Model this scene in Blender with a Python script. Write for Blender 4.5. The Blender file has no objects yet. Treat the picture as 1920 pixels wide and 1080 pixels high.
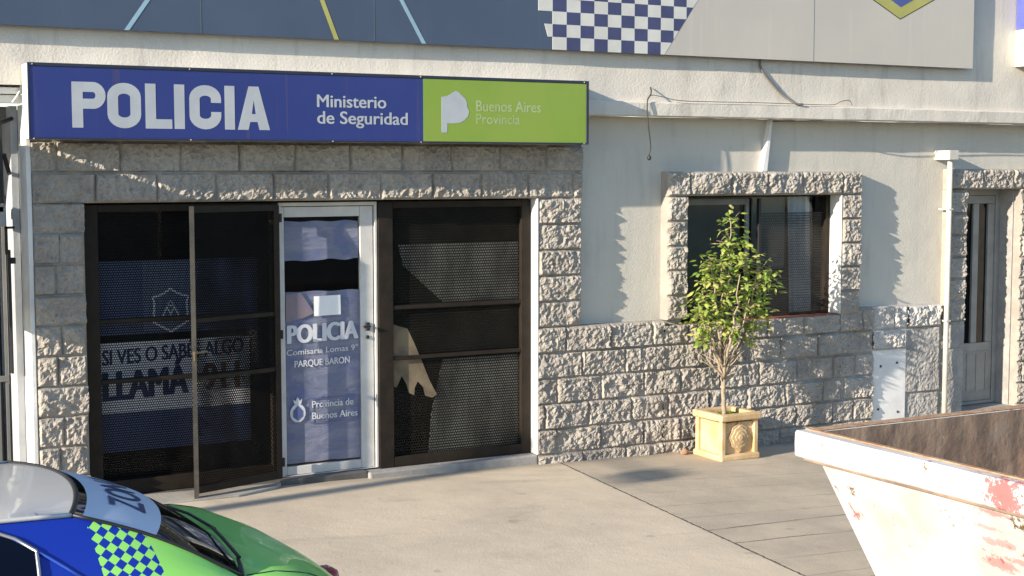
import bpy, bmesh, math, random
from mathutils import Vector, Matrix, noise
random.seed(7)
R = math.radians
SC = bpy.context.scene
COL = SC.collection

# ------------------------------------------------------------------ camera, sky, sun, exposure
CAM_Z = 2.2518
cam_d = bpy.data.cameras.new('camera')
cam = bpy.data.objects.new('camera', cam_d)
COL.objects.link(cam)
cam_d.sensor_width = 36.0
cam_d.lens = 2717.46 / 1920 * 36.0
cam_d.clip_start = 0.05
cam_d.clip_end = 2000
_yaw, _pit, _rol = R(28.8278), R(4.6183), R(-0.0526)
_f = Vector((math.sin(_yaw) * math.cos(_pit), math.cos(_yaw) * math.cos(_pit), -math.sin(_pit)))
_r0 = Vector((math.cos(_yaw), -math.sin(_yaw), 0))
_u0 = _r0.cross(_f)
_r = _r0 * math.cos(_rol) + _u0 * math.sin(_rol)
_u = -_r0 * math.sin(_rol) + _u0 * math.cos(_rol)
_m = Matrix((_r, _u, -_f)).transposed().to_4x4()
_m.translation = Vector((0, -9.5813, CAM_Z))
cam.matrix_world = _m
SC.camera = cam

SUN_DIR = Vector((4.4, 1.0, -1.42)).normalized()      # the way the light travels
sun_el = math.asin(-SUN_DIR.z)
to_sun = -SUN_DIR
world = bpy.data.worlds.new('World')
SC.world = world
world.use_nodes = True
wn = world.node_tree
bg = wn.nodes['Background']
sky = wn.nodes.new('ShaderNodeTexSky')
sky.sky_type = 'NISHITA'
sky.sun_disc = False
sky.sun_elevation = sun_el
sky.sun_rotation = math.atan2(to_sun.x, to_sun.y)
sky.air_density = 1.0
sky.dust_density = 0.3
sky.ozone_density = 2.5
wn.links.new(sky.outputs[0], bg.inputs[0])
bg.inputs[1].default_value = 0.13
sd = bpy.data.lights.new('sun', 'SUN')
sd.energy = 5.0
sd.angle = R(0.53)
sd.color = (1.0, 0.875, 0.71)
so = bpy.data.objects.new('sun', sd)
COL.objects.link(so)
so.location = (-30, -8, 12)
so.rotation_euler = SUN_DIR.to_track_quat('-Z', 'Y').to_euler()
SC.view_settings.view_transform = 'Standard'
SC.view_settings.look = 'None'
SC.view_settings.gamma = 1.0
SC.view_settings.use_curve_mapping = False
SC.view_settings.exposure = 1.0

# ------------------------------------------------------------------ tagging helpers
def tag(o, label=None, cat=None, group=None, kind=None):
    if label: o['label'] = label
    if cat: o['category'] = cat
    if group: o['group'] = group
    if kind: o['kind'] = kind
    return o

def empty(name, loc, label, cat, group=None):
    o = bpy.data.objects.new(name, None)
    COL.objects.link(o)
    o.location = loc
    o.empty_display_size = 0.1
    return tag(o, label, cat, group)

def root_loc(p):
    v = Vector((0, 0, 0))
    while p is not None:
        v += Vector(p.location)
        p = p.parent
    return v

class MB:
    """collects geometry in world metres and links it as one mesh object"""
    def __init__(self):
        self.v, self.f, self.mi = [], [], []
    def add(self, vs, fs, mi=0):
        o = len(self.v)
        self.v += [tuple(p) for p in vs]
        for f in fs:
            self.f.append(tuple(i + o for i in f))
            self.mi.append(mi)
        return self
    def box(self, x0, x1, y0, y1, z0, z1, bev=0.0, mi=0):
        if bev > 0:
            bm = bmesh.new()
            bmesh.ops.create_cube(bm, size=1.0)
            for v in bm.verts:
                v.co = Vector(((x0 + x1) / 2 + v.co.x * (x1 - x0), (y0 + y1) / 2 + v.co.y * (y1 - y0), (z0 + z1) / 2 + v.co.z * (z1 - z0)))
            bmesh.ops.bevel(bm, geom=bm.edges[:], offset=bev, segments=2, affect='EDGES', profile=0.5)
            bm.verts.index_update()
            self.add([v.co[:] for v in bm.verts], [[v.index for v in f.verts] for f in bm.faces], mi)
            bm.free()
            return self
        vs = [(x0, y0, z0), (x1, y0, z0), (x1, y1, z0), (x0, y1, z0), (x0, y0, z1), (x1, y0, z1), (x1, y1, z1), (x0, y1, z1)]
        return self.add(vs, [(0, 3, 2, 1), (4, 5, 6, 7), (0, 1, 5, 4), (1, 2, 6, 5), (2, 3, 7, 6), (3, 0, 4, 7)], mi)
    def prism_y(self, pts, y0, y1, mi=0):
        """polygon of (x, z) extruded from y0 (front) to y1"""
        n = len(pts)
        a = sum(pts[i][0] * pts[(i + 1) % n][1] - pts[(i + 1) % n][0] * pts[i][1] for i in range(n))
        if a < 0: pts = pts[::-1]
        vs = [(x, y0, z) for x, z in pts] + [(x, y1, z) for x, z in pts]
        fs = [tuple(range(n)), tuple(range(2 * n - 1, n - 1, -1))]
        for i in range(n):
            j = (i + 1) % n
            fs.append((j, i, n + i, n + j))
        return self.add(vs, fs, mi)
    def prism_z(self, pts, z0f, z1f, mi=0):
        n = len(pts)
        a = sum(pts[i][0] * pts[(i + 1) % n][1] - pts[(i + 1) % n][0] * pts[i][1] for i in range(n))
        if a < 0: pts = pts[::-1]
        vs = [(x, y, z0f(x, y)) for x, y in pts] + [(x, y, z1f(x, y)) for x, y in pts]
        fs = [tuple(range(n - 1, -1, -1)), tuple(range(n, 2 * n))]
        for i in range(n):
            j = (i + 1) % n
            fs.append((i, j, n + j, n + i))
        return self.add(vs, fs, mi)
    def tube(self, pts, r, n=8, mi=0, cap=True):
        pts = [Vector(p) for p in pts]
        rs = r if isinstance(r, (list, tuple)) else [r] * len(pts)
        vs, fs = [], []
        prev = None
        for i, p in enumerate(pts):
            d = (pts[min(i + 1, len(pts) - 1)] - pts[max(i - 1, 0)]).normalized()
            a = prev if prev is not None else (Vector((0, 0, 1)) if abs(d.z) < 0.9 else Vector((1, 0, 0)))
            e1 = (a - d * a.dot(d)).normalized()
            e2 = d.cross(e1)
            prev = e1
            for k in range(n):
                t = 2 * math.pi * k / n
                vs.append(p + (e1 * math.cos(t) + e2 * math.sin(t)) * rs[i])
        for i in range(len(pts) - 1):
            for k in range(n):
                k2 = (k + 1) % n
                fs.append((i * n + k, i * n + k2, (i + 1) * n + k2, (i + 1) * n + k))
        if cap:
            fs.append(tuple(range(n - 1, -1, -1)))
            fs.append(tuple(range((len(pts) - 1) * n, len(pts) * n)))
        return self.add(vs, fs, mi)
    def grid(self, fn, ss, ts, mi=0, flip=False, mfn=None):
        vs = [fn(s, t) for t in ts for s in ss]
        n = len(ss)
        o = len(self.v)
        self.v += [tuple(p) for p in vs]
        for j in range(len(ts) - 1):
            for i in range(n - 1):
                q = (j * n + i, j * n + i + 1, (j + 1) * n + i + 1, (j + 1) * n + i)
                if flip: q = q[::-1]
                self.f.append(tuple(k + o for k in q))
                self.mi.append(mi if mfn is None else mfn((ss[i] + ss[i + 1]) / 2, (ts[j] + ts[j + 1]) / 2))
        return self
    def build(self, name, mats, parent=None, smooth=False, kind=None, label=None, bevel=0.0):
        me = bpy.data.meshes.new(name)
        L = root_loc(parent)
        me.from_pydata([(x - L.x, y - L.y, z - L.z) for x, y, z in self.v], [], self.f)
        if not isinstance(mats, (list, tuple)): mats = [mats]
        for m in mats: me.materials.append(m)
        if len(mats) > 1: me.polygons.foreach_set('material_index', self.mi)
        if smooth: me.polygons.foreach_set('use_smooth', [True] * len(self.f))
        me.update()
        o = bpy.data.objects.new(name, me)
        COL.objects.link(o)
        o.parent = parent
        if kind: o['kind'] = kind
        if label: o['label'] = label
        if bevel > 0:
            md = o.modifiers.new('bevel', 'BEVEL')
            md.width = bevel; md.segments = 2; md.limit_method = 'ANGLE'
        return o

def lin(a, b, n):
    return [a + (b - a) * i / (n - 1) for i in range(n)]

# ------------------------------------------------------------------ materials
class NT:
    def __init__(self, name):
        self.m = bpy.data.materials.new(name)
        self.m.use_nodes = True
        self.t = self.m.node_tree
        self.b = self.t.nodes['Principled BSDF']
        self.out = self.t.nodes['Material Output']
        self.tc = self.t.nodes.new('ShaderNodeTexCoord')
        self.obj = self.tc.outputs['Object']
    def n(self, typ, **kw):
        x = self.t.nodes.new(typ)
        for k, v in kw.items(): setattr(x, k, v)
        return x
    def link(self, a, b): self.t.links.new(a, b)
    def put(self, sock, v):
        if hasattr(v, 'is_output') or isinstance(v, bpy.types.NodeSocket): self.link(v, sock)
        else: sock.default_value = v
    def math(self, op, a, b=0.0, clamp=False):
        x = self.n('ShaderNodeMath', operation=op, use_clamp=clamp)
        self.put(x.inputs[0], a); self.put(x.inputs[1], b)
        return x.outputs[0]
    def noise(self, scale, detail=4, rough=0.6, vec=None, stretch=None, dist=0.0):
        x = self.n('ShaderNodeTexNoise')
        v = vec or self.obj
        if stretch:
            mp = self.n('ShaderNodeMapping')
            mp.inputs['Scale'].default_value = stretch
            self.link(v, mp.inputs[0]); v = mp.outputs[0]
        self.link(v, x.inputs['Vector'])
        x.inputs['Scale'].default_value = scale
        x.inputs['Detail'].default_value = detail
        x.inputs['Roughness'].default_value = rough
        x.inputs['Distortion'].default_value = dist
        return x.outputs[0]
    def ramp(self, v, a, b, c=0.0, d=1.0):
        x = self.n('ShaderNodeMapRange')
        x.interpolation_type = 'SMOOTHSTEP'
        self.put(x.inputs[0], v)
        x.inputs[1].default_value = a; x.inputs[2].default_value = b
        x.inputs[3].default_value = c; x.inputs[4].default_value = d
        return x.outputs[0]
    def mix(self, fac, a, b):
        x = self.n('ShaderNodeMix', data_type='RGBA')
        self.put(x.inputs[0], fac)
        self.put(x.inputs[6], a if not isinstance(a, tuple) else (*a[:3], 1))
        self.put(x.inputs[7], b if not isinstance(b, tuple) else (*b[:3], 1))
        return x.outputs[2]
    def xyz(self):
        x = self.n('ShaderNodeSeparateXYZ')
        self.link(self.obj, x.inputs[0])
        return x.outputs
    def color(self, c): self.put(self.b.inputs['Base Color'], c if not isinstance(c, tuple) else (*c[:3], 1))
    def bump(self, h, strength, dist=0.01):
        x = self.n('ShaderNodeBump')
        x.inputs['Strength'].default_value = strength
        x.inputs['Distance'].default_value = dist
        self.put(x.inputs['Height'], h)
        self.link(x.outputs[0], self.b.inputs['Normal'])
    def set(self, **kw):
        for k, v in kw.items(): self.put(self.b.inputs[k.replace('_', ' ')], v)
        return self

def mat(name, c, c2=None, rough=0.6, scale=3.0, bump=0.0, bscale=60, metal=0.0, coat=0.0, spec=0.5, stretch=None, lo=0.35, hi=0.65):
    k = NT(name)
    if c2 is None: c2 = tuple(x * 0.82 for x in c)
    k.color(k.mix(k.ramp(k.noise(scale, 5, 0.62, stretch=stretch), lo, hi), c, c2))
    k.set(Roughness=rough, Metallic=metal)
    k.b.inputs['Specular IOR Level'].default_value = spec
    k.b.inputs['Coat Weight'].default_value = coat
    k.b.inputs['Coat Roughness'].default_value = 0.05
    if bump > 0: k.bump(k.noise(bscale, 4, 0.6), bump, 0.01)
    return k.m

def stucco_mat(name, c, c2, stain):
    k = NT(name)
    a = k.noise(1.3, 6, 0.65)
    b = k.noise(9.0, 4, 0.6, stretch=(1, 1, 0.18))
    col = k.mix(k.ramp(a, 0.38, 0.66), c, c2)
    col = k.mix(k.math('MULTIPLY', k.ramp(b, 0.50, 0.75), 0.6), col, stain)
    fl = k.noise(28, 5, 0.7)
    col = k.mix(k.ramp(fl, 0.70, 0.76, 0, 0.35), col, stain)
    k.color(col)
    k.set(Roughness=0.85)
    k.b.inputs['Specular IOR Level'].default_value = 0.2
    h = k.math('ADD', k.math('MULTIPLY', k.noise(3.2, 3, 0.5), 2.2), k.noise(55, 4, 0.6))
    k.bump(h, 0.28, 0.012)
    return k.m

M = {}
M['stucco'] = stucco_mat('stucco', (0.56, 0.535, 0.475), (0.525, 0.50, 0.445), (0.42, 0.405, 0.37))
M['stucco_up'] = stucco_mat('stucco_upper', (0.66, 0.62, 0.55), (0.60, 0.56, 0.50), (0.44, 0.40, 0.35))
M['white_wall'] = mat('white_render', (0.72, 0.72, 0.70), (0.6, 0.6, 0.58), 0.85, 4, 0.2, 40, spec=0.2)

def stone_mat(name, c, c2, dark):
    k = NT(name)
    col = k.mix(k.ramp(k.noise(5.0, 5, 0.65), 0.35, 0.65), c, c2)
    col = k.mix(k.ramp(k.noise(70, 3, 0.7), 0.55, 0.75, 0, 0.55), col, dark)
    col = k.mix(k.ramp(k.noise(1.1, 3, 0.5), 0.5, 0.72, 0, 0.3), col, (0.46, 0.45, 0.44))
    k.color(col)
    k.set(Roughness=0.95)
    k.b.inputs['Specular IOR Level'].default_value = 0.1
    k.bump(k.noise(120, 4, 0.7), 0.5, 0.006)
    return k.m
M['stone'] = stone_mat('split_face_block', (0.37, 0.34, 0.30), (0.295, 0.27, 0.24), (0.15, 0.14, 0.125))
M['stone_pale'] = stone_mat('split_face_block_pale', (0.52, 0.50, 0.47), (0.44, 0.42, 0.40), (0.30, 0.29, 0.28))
M['cement'] = mat('cement_patch', (0.36, 0.35, 0.33), (0.27, 0.26, 0.25), 0.9, 7, 0.4, 45, spec=0.15)
M['sill_tile'] = mat('terracotta_tile', (0.30, 0.09, 0.055), (0.22, 0.07, 0.045), 0.6, 12)
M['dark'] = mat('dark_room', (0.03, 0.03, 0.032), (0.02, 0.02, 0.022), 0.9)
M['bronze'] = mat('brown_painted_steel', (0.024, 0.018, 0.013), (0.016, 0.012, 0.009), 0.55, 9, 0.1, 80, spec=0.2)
M['bronze_lit'] = mat('sunlit_brown_steel', (0.28, 0.21, 0.14), (0.17, 0.13, 0.09), 0.5, 9, 0.1, 80)  # lighter copy of the brown steel, sunlight put into the colour
M['alu'] = mat('aluminium_frame', (0.62, 0.61, 0.58), (0.52, 0.51, 0.49), 0.45, 5, metal=0.0)
M['white_metal'] = mat('white_painted_metal', (0.74, 0.74, 0.73), (0.64, 0.64, 0.63), 0.5, 6, 0.06, 30)
M['black'] = mat('black_plastic', (0.018, 0.018, 0.02), (0.012, 0.012, 0.013), 0.5)
M['navy'] = mat('navy_vinyl', (0.10, 0.14, 0.30), (0.07, 0.10, 0.24), 0.35, 2.5)
M['print_white'] = mat('white_print', (0.60, 0.61, 0.65), (0.54, 0.55, 0.60), 0.6, 14)
M['print_red'] = mat('red_print', (0.24, 0.10, 0.07), (0.20, 0.09, 0.065), 0.5)
M['print_navy'] = mat('navy_print', (0.03, 0.05, 0.13), (0.025, 0.04, 0.11), 0.5)
M['paper'] = mat('white_paper', (0.85, 0.85, 0.85), (0.8, 0.8, 0.8), 0.8)
M['beige_light'] = mat('beige_light_patch', (0.185, 0.145, 0.09), (0.12, 0.09, 0.06), 0.9, 8)  # beige of a light patch, put into the colour
M['pale_light'] = mat('pale_light_patch', (0.30, 0.30, 0.26), (0.12, 0.12, 0.11), 0.9, 2.5, stretch=(2, 1, 1), lo=0.3, hi=0.7)  # pale tone standing for light on the right screen
M['cable'] = mat('grey_cable', (0.16, 0.15, 0.14), (0.12, 0.11, 0.10), 0.7)
M['cable_black'] = mat('black_cable', (0.03, 0.03, 0.03), None, 0.6)

def glass_mat(name, tint, rough=0.06, trans=0.8):
    k = NT(name)
    tr = k.n('ShaderNodeBsdfTransparent'); tr.inputs[0].default_value = (*tint, 1)
    gl = k.n('ShaderNodeBsdfGlossy'); gl.inputs['Roughness'].default_value = rough
    gl.inputs[0].default_value = (0.9, 0.92, 0.95, 1)
    fr = k.n('ShaderNodeFresnel'); fr.inputs[0].default_value = 1.5
    mx = k.n('ShaderNodeMixShader')
    k.link(fr.outputs[0], mx.inputs[0]); k.link(tr.outputs[0], mx.inputs[1]); k.link(gl.outputs[0], mx.inputs[2])
    k.link(mx.outputs[0], k.out.inputs[0])
    return k.m
M['glass'] = glass_mat('window_glass', (0.72, 0.76, 0.76))
M['glass_dark'] = glass_mat('tinted_glass', (0.10, 0.11, 0.12))

def perforated_mat(name, c, pitch, rad):
    """steel sheet with round punched holes laid out in metres on the x-z plane"""
    k = NT(name)
    o = k.xyz()
    row = k.math('FLOOR', k.math('DIVIDE', o[2], pitch))
    off = k.math('MULTIPLY', k.math('MODULO', k.math('ABSOLUTE', row), 2.0), 0.5)
    fx = k.math('SUBTRACT', k.math('FRACT', k.math('ADD', k.math('DIVIDE', o[0], pitch), off)), 0.5)
    fz = k.math('SUBTRACT', k.math('FRACT', k.math('DIVIDE', o[2], pitch)), 0.5)
    d = k.math('SQRT', k.math('ADD', k.math('MULTIPLY', fx, fx), k.math('MULTIPLY', fz, fz)))
    hole = k.math('LESS_THAN', d, rad)
    k.color(k.mix(k.ramp(k.noise(4, 5), 0.35, 0.65), c, tuple(x * 0.6 for x in c)))
    k.set(Roughness=0.7)
    k.b.inputs['Specular IOR Level'].default_value = 0.12
    tr = k.n('ShaderNodeBsdfTransparent')
    mx = k.n('ShaderNodeMixShader')
    k.link(hole, mx.inputs[0]); k.link(k.b.outputs[0], mx.inputs[1]); k.link(tr.outputs[0], mx.inputs[2])
    k.link(mx.outputs[0], k.out.inputs[0])
    return k.m
M['perf'] = perforated_mat('perforated_steel', (0.016, 0.015, 0.012), 0.020, 0.36)
M['perf_win'] = perforated_mat('perforated_steel_window', (0.075, 0.07, 0.062), 0.022, 0.42)
M['perf_open'] = perforated_mat('perforated_steel_open', (0.008, 0.0075, 0.007), 0.016, 0.385)

# ------------------------------------------------------------------ lettering
def _H():
    c = bpy.data.curves.new('h', 'FONT'); c.body = 'H'; c.size = 1
    o = bpy.data.objects.new('h', c); COL.objects.link(o)
    me = o.to_mesh(); z = max(v.co.y for v in me.vertices); o.to_mesh_clear()
    bpy.data.objects.remove(o); bpy.data.curves.remove(c)
    return z
CAP = _H()
def text_shape(body, bold=0.0):
    """flat letter mesh of the built-in font: vertices (u, v) with cap height 1, faces"""
    c = bpy.data.curves.new('t', 'FONT'); c.body = body; c.size = 1; c.offset = bold; c.resolution_u = 4
    o = bpy.data.objects.new('t', c); COL.objects.link(o)
    me = o.to_mesh()
    vs = [(v.co.x / CAP, v.co.y / CAP) for v in me.vertices]
    fs = [tuple(p.vertices) for p in me.polygons]
    o.to_mesh_clear()
    bpy.data.objects.remove(o); bpy.data.curves.remove(c)
    return vs, fs
def wall_text(b, body, x0, x1, base, cap, y, bold=0.02, mi=0, skew=0.0):
    vs, fs = text_shape(body, 0.0)
    a = min(v[0] for v in vs); c = max(v[0] for v in vs)
    t = bold * 1.25 * cap
    x0 += t; x1 -= t
    for q, (dx, dz) in enumerate(((0, 0), (-1, 0), (1, 0), (-.6, .45), (.6, .45), (-.6, -.45), (.6, -.45))):
        b.add([(x0 + (u - a) / (c - a) * (x1 - x0) + dx * t, y - q * 0.00006, base + v * cap * (1 - .4 * bold) + .2 * bold * cap + dz * t * .6 + skew * (u - a) / (c - a)) for u, v in vs], fs, mi)
def ribbon(b, pts, w, y0, y1, closed=False, mi=0):
    """a stroked path in the x-z plane with square ends and mitred corners"""
    P = [Vector((p[0], p[1])) for p in pts]
    n = len(P)
    L, Rr = [], []
    for i in range(n):
        if closed: a, c = P[i - 1], P[(i + 1) % n]
        else: a, c = P[max(i - 1, 0)], P[min(i + 1, n - 1)]
        d1 = (P[i] - a); d2 = (c - P[i])
        d1 = d1.normalized() if d1.length > 1e-9 else d2.normalized()
        d2 = d2.normalized() if d2.length > 1e-9 else d1
        t = (d1 + d2).normalized()
        nn = Vector((-t.y, t.x))
        k = 1.0 / max(0.5, nn.dot(Vector((-d1.y, d1.x))))
        L.append(P[i] + nn * w / 2 * k); Rr.append(P[i] - nn * w / 2 * k)
    vs = [(p.x, y0, p.y) for p in L] + [(p.x, y0, p.y) for p in Rr] + [(p.x, y1, p.y) for p in L] + [(p.x, y1, p.y) for p in Rr]
    fs = []
    rng = range(n) if closed else range(n - 1)
    for i in rng:
        j = (i + 1) % n
        fs += [(i, n + i, n + j, j), (2 * n + i, i, j, 2 * n + j), (n + i, 3 * n + i, 3 * n + j, n + j)]
    if not closed:
        fs += [(0, 2 * n, 3 * n, n), (n - 1, 2 * n - 1, 4 * n - 1, 3 * n - 1)]
    b.add(vs, fs, mi)
def arc(cx, cz, rx, rz, a0, a1, n=10):
    return [(cx + rx * math.cos(R(a0 + (a1 - a0) * i / n)), cz + rz * math.sin(R(a0 + (a1 - a0) * i / n))) for i in range(n + 1)]

# ------------------------------------------------------------------ ground
def gz(x, y=0.0):
    return -0.022 * (x - 6.1)
KERB_Y = -3.78
ROAD_D = 0.17

def pavement_mat():
    k = NT('concrete_pavement')
    o = k.xyz()
    wob = k.math('MULTIPLY', k.math('SUBTRACT', k.noise(2.5, 4, 0.6), 0.5), 0.10)
    fine = k.math('MULTIPLY', k.math('SUBTRACT', k.noise(30, 3, 0.6), 0.5), 0.03)
    # joint between the newer slab (left) and the old one (right): x = 5.66 + 0.13 * y
    jx = k.math('SUBTRACT', o[0], k.math('ADD', k.math('MULTIPLY', o[1], 0.13), 5.66))
    old = k.math('GREATER_THAN', jx, 0.0)
    jd = k.math('ABSOLUTE', k.math('ADD', jx, fine))
    joint = k.ramp(jd, 0.004, 0.013, 1.0, 0.0)
    cracks = 0.0
    for a, s, w in ((-0.62, -0.12, 0.006), (-0.92, -0.19, 0.008), (-1.30, -0.15, 0.006), (-1.72, -0.12, 0.007), (-2.08, -0.10, 0.006), (-2.39, -0.02, 0.016), (-2.74, -0.08, 0.010), (-3.15, -0.06, 0.008), (-3.5, -0.05, 0.008)):
        dd = k.math('ABSOLUTE', k.math('ADD', k.math('SUBTRACT', o[1], k.math('ADD', k.math('MULTIPLY', k.math('SUBTRACT', o[0], 5.7), s), a)), k.math('MULTIPLY', k.math('ADD', wob, fine), 0.5)))
        m = k.math('MULTIPLY', k.ramp(dd, w * 0.3, w, 1.0, 0.0), 0.9 if w > 0.009 else 0.5)
        cracks = m if isinstance(cracks, float) else k.math('MAXIMUM', cracks, m)
    cracks = k.math('MULTIPLY', cracks, old)
    cracks = k.math('MULTIPLY', cracks, k.ramp(k.noise(1.7, 3, 0.5), 0.30, 0.55, 0.25, 1.0))
    new_c = k.mix(k.ramp(k.noise(0.9, 6, 0.62), 0.35, 0.68), (0.62, 0.53, 0.405), (0.52, 0.445, 0.345))
    new_c = k.mix(k.ramp(k.noise(6, 5, 0.7), 0.55, 0.75, 0, 0.5), new_c, (0.64, 0.565, 0.45))
    old_c = k.mix(k.ramp(k.noise(1.6, 6, 0.65), 0.35, 0.65), (0.50, 0.43, 0.335), (0.41, 0.355, 0.28))
    col = k.mix(old, new_c, old_c)
    col = k.mix(k.ramp(k.noise(45, 4, 0.7), 0.6, 0.78, 0, 0.4), col, (0.22, 0.20, 0.17))
    spot = k.noise(4.5, 2, 0.4)
    col = k.mix(k.ramp(spot, 0.70, 0.76, 0, 0.45), col, (0.24, 0.215, 0.18))
    dr = k.noise(1.0, 5, 0.68, stretch=(0.55, 1.6, 1), dist=0.8)
    col = k.mix(k.ramp(dr, 0.55, 0.72, 0, 0.42), col, (0.30, 0.262, 0.21))
    # darker where the pavement meets the wall
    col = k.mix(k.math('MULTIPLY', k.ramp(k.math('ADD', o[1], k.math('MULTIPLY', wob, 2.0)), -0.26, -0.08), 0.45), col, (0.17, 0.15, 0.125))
    dark = k.math('MAXIMUM', joint, cracks)
    col = k.mix(k.math('MULTIPLY', dark, 0.85), col, (0.07, 0.06, 0.05))
    k.color(col)
    k.set(Roughness=0.9)
    k.b.inputs['Specular IOR Level'].default_value = 0.2
    h = k.math('SUBTRACT', k.math('ADD', k.math('MULTIPLY', k.noise(5, 4, 0.55), 1.2), k.math('MULTIPLY', k.noise(70, 4, 0.7), 0.6)), k.math('MULTIPLY', dark, 1.6))
    k.bump(h, 0.35, 0.012)
    return k.m
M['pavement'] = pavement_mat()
M['asphalt'] = mat('asphalt', (0.055, 0.054, 0.052), (0.04, 0.04, 0.039), 0.9, 3, 0.5, 120, spec=0.2)
M['kerb'] = mat('kerb_concrete', (0.38, 0.36, 0.32), (0.28, 0.26, 0.23), 0.9, 3, 0.3, 60, spec=0.2)

b = MB(); b.add([(-150, -300, gz(-150) - ROAD_D), (150, -300, gz(150) - ROAD_D), (150, 300, gz(150) - ROAD_D), (-150, 300, gz(-150) - ROAD_D)], [(0, 1, 2, 3)])
tag(b.build('road', M['asphalt']), kind='structure')
b = MB()
xs = [-60, -20] + lin(-4, 16, 60) + [30, 60]
b.grid(lambda s, t: (s, t, gz(s) + 0.004 * noise.noise(Vector((s * 0.9, t * 0.9, 3.1)))), xs, lin(KERB_Y + 0.14, 0.4, 16))
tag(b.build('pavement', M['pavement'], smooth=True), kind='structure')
b = MB()
for i in range(-30, 40):
    x0, x1 = i * 1.0, i * 1.0 + 0.992
    b.prism_z([(x0, KERB_Y), (x1, KERB_Y), (x1, KERB_Y + 0.139), (x0, KERB_Y + 0.139)], lambda x, y: gz(x) - ROAD_D - 0.05, lambda x, y: gz(x) + 0.004)
tag(b.build('kerb', M['kerb'], bevel=0.012), kind='structure')

# ------------------------------------------------------------------ the police station
PS = empty('police_station', (5.8, 0, 0), 'single storey police station with pale stucco walls and rough grey stone block cladding', 'building')

def fbm(x, z, s):
    return noise.fractal(Vector((x, z, s)), 0.9, 2.1, 4)
def stone_h(bx, bz, bw, bh, x, z, seed, rough):
    """height of one split-face block at a point; bx, bz is the block's corner"""
    u, w = x - bx, z - bz
    e = min(u, bw - u, w, bh - w)
    j = min(1.0, max(0.0, (e - 0.0035) / 0.011))
    j = j * j * (3 - 2 * j)
    rnd = random.Random(seed)
    tilt_x, tilt_z, off = rnd.uniform(-.05, .05), rnd.uniform(-.05, .05), rnd.uniform(-.006, .008)
    so = rnd.uniform(0, 100)
    n1 = noise.fractal(Vector((x * 8.5, z * 9.5, so)), 0.8, 2.0, 3)
    n2 = noise.ridged_multi_fractal(Vector((x * 18, z * 20, so + 9)), 0.9, 2.1, 3, 1.0, 2.0) - 1.0
    n3 = noise.noise(Vector((x * 48, z * 52, so)))
    n4 = noise.ridged_multi_fractal(Vector((x * 36 + 3, z * 34, so + 31)), 0.8, 2.2, 3, 1.0, 2.0) - 1.0
    h = off + tilt_x * (u - bw / 2) + tilt_z * (w - bh / 2) + 0.014 * n1 + 0.013 * n2 + 0.008 * n4 + 0.004 * n3
    return rough * (h * j - 0.023 * (1 - j))
def stone(name, x0, x1, z0, z1, lines, parent, yf=-0.10, yback=0.02, bw=0.40, rough=1.0, res=0.0095, seed=1, cols=None, mats=None, left=True, right=True, top=True, bottom=True, pale=None):
    """cladding: courses at heights `lines`, running bond of block width bw, each block split-faced"""
    mats = mats or M['stone']
    b = MB()
    nx = max(3, int((x1 - x0) / res) + 1); nz = max(3, int((z1 - z0) / res) + 1)
    X = lin(x0, x1, nx); Z = lin(z0, z1, nz)
    pts = []
    for z in Z:
        c = 0
        for i in range(len(lines) - 1):
            if lines[i] <= z <= lines[i + 1] + 1e-9: c = i
        bz, bh = lines[c], lines[c + 1] - lines[c]
        for x in X:
            if cols is not None:
                k = 0
                cc = cols[c % len(cols)] if isinstance(cols[0], (list, tuple)) else cols
                for i in range(len(cc) - 1):
                    if cc[i] <= x <= cc[i + 1] + 1e-9: k = i
                bx, w = cc[k], cc[k + 1] - cc[k]
            else:
                sh = (0.5 * (c % 2) + 0.13 * math.sin(c * 2.3)) * bw
                k = math.floor((x - x0 + sh) / bw)
                bx, w = x0 - sh + k * bw, bw
            h = stone_h(bx, bz, w, bh, x, z, seed * 7919 + c * 131 + int(k) * 17, rough)
            pts.append((x, yf - h, z))
    o = len(b.v)
    b.v += pts
    for j in range(nz - 1):
        for i in range(nx - 1):
            a = o + j * nx + i
            b.f.append((a, a + 1, a + nx + 1, a + nx)); b.mi.append(0)
            
    def side(idx, flip):
        base = len(b.v)
        q = [b.v[o + i] for i in idx]
        ym = (yf + 0.02)
        b.v += q + [(p[0], p[1] * 0.5 + yback * 0.5 , p[2]) for p in q] + [(p[0], yback, p[2]) for p in q]
        n = len(q)
        for r in range(2):
            for i in range(n - 1):
                f = (base + r * n + i, base + r * n + i + 1, base + (r + 1) * n + i + 1, base + (r + 1) * n + i)
                b.f.append(f if not flip else f[::-1]); b.mi.append(0)
    if left: side([j * nx for j in range(nz)], False)
    if right: side([j * nx + nx - 1 for j in range(nz)], True)
    if top: side([(nz - 1) * nx + i for i in range(nx)], False)
    if bottom: side([i for i in range(nx)], True)
    return b.build(name, mats, parent)

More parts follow.
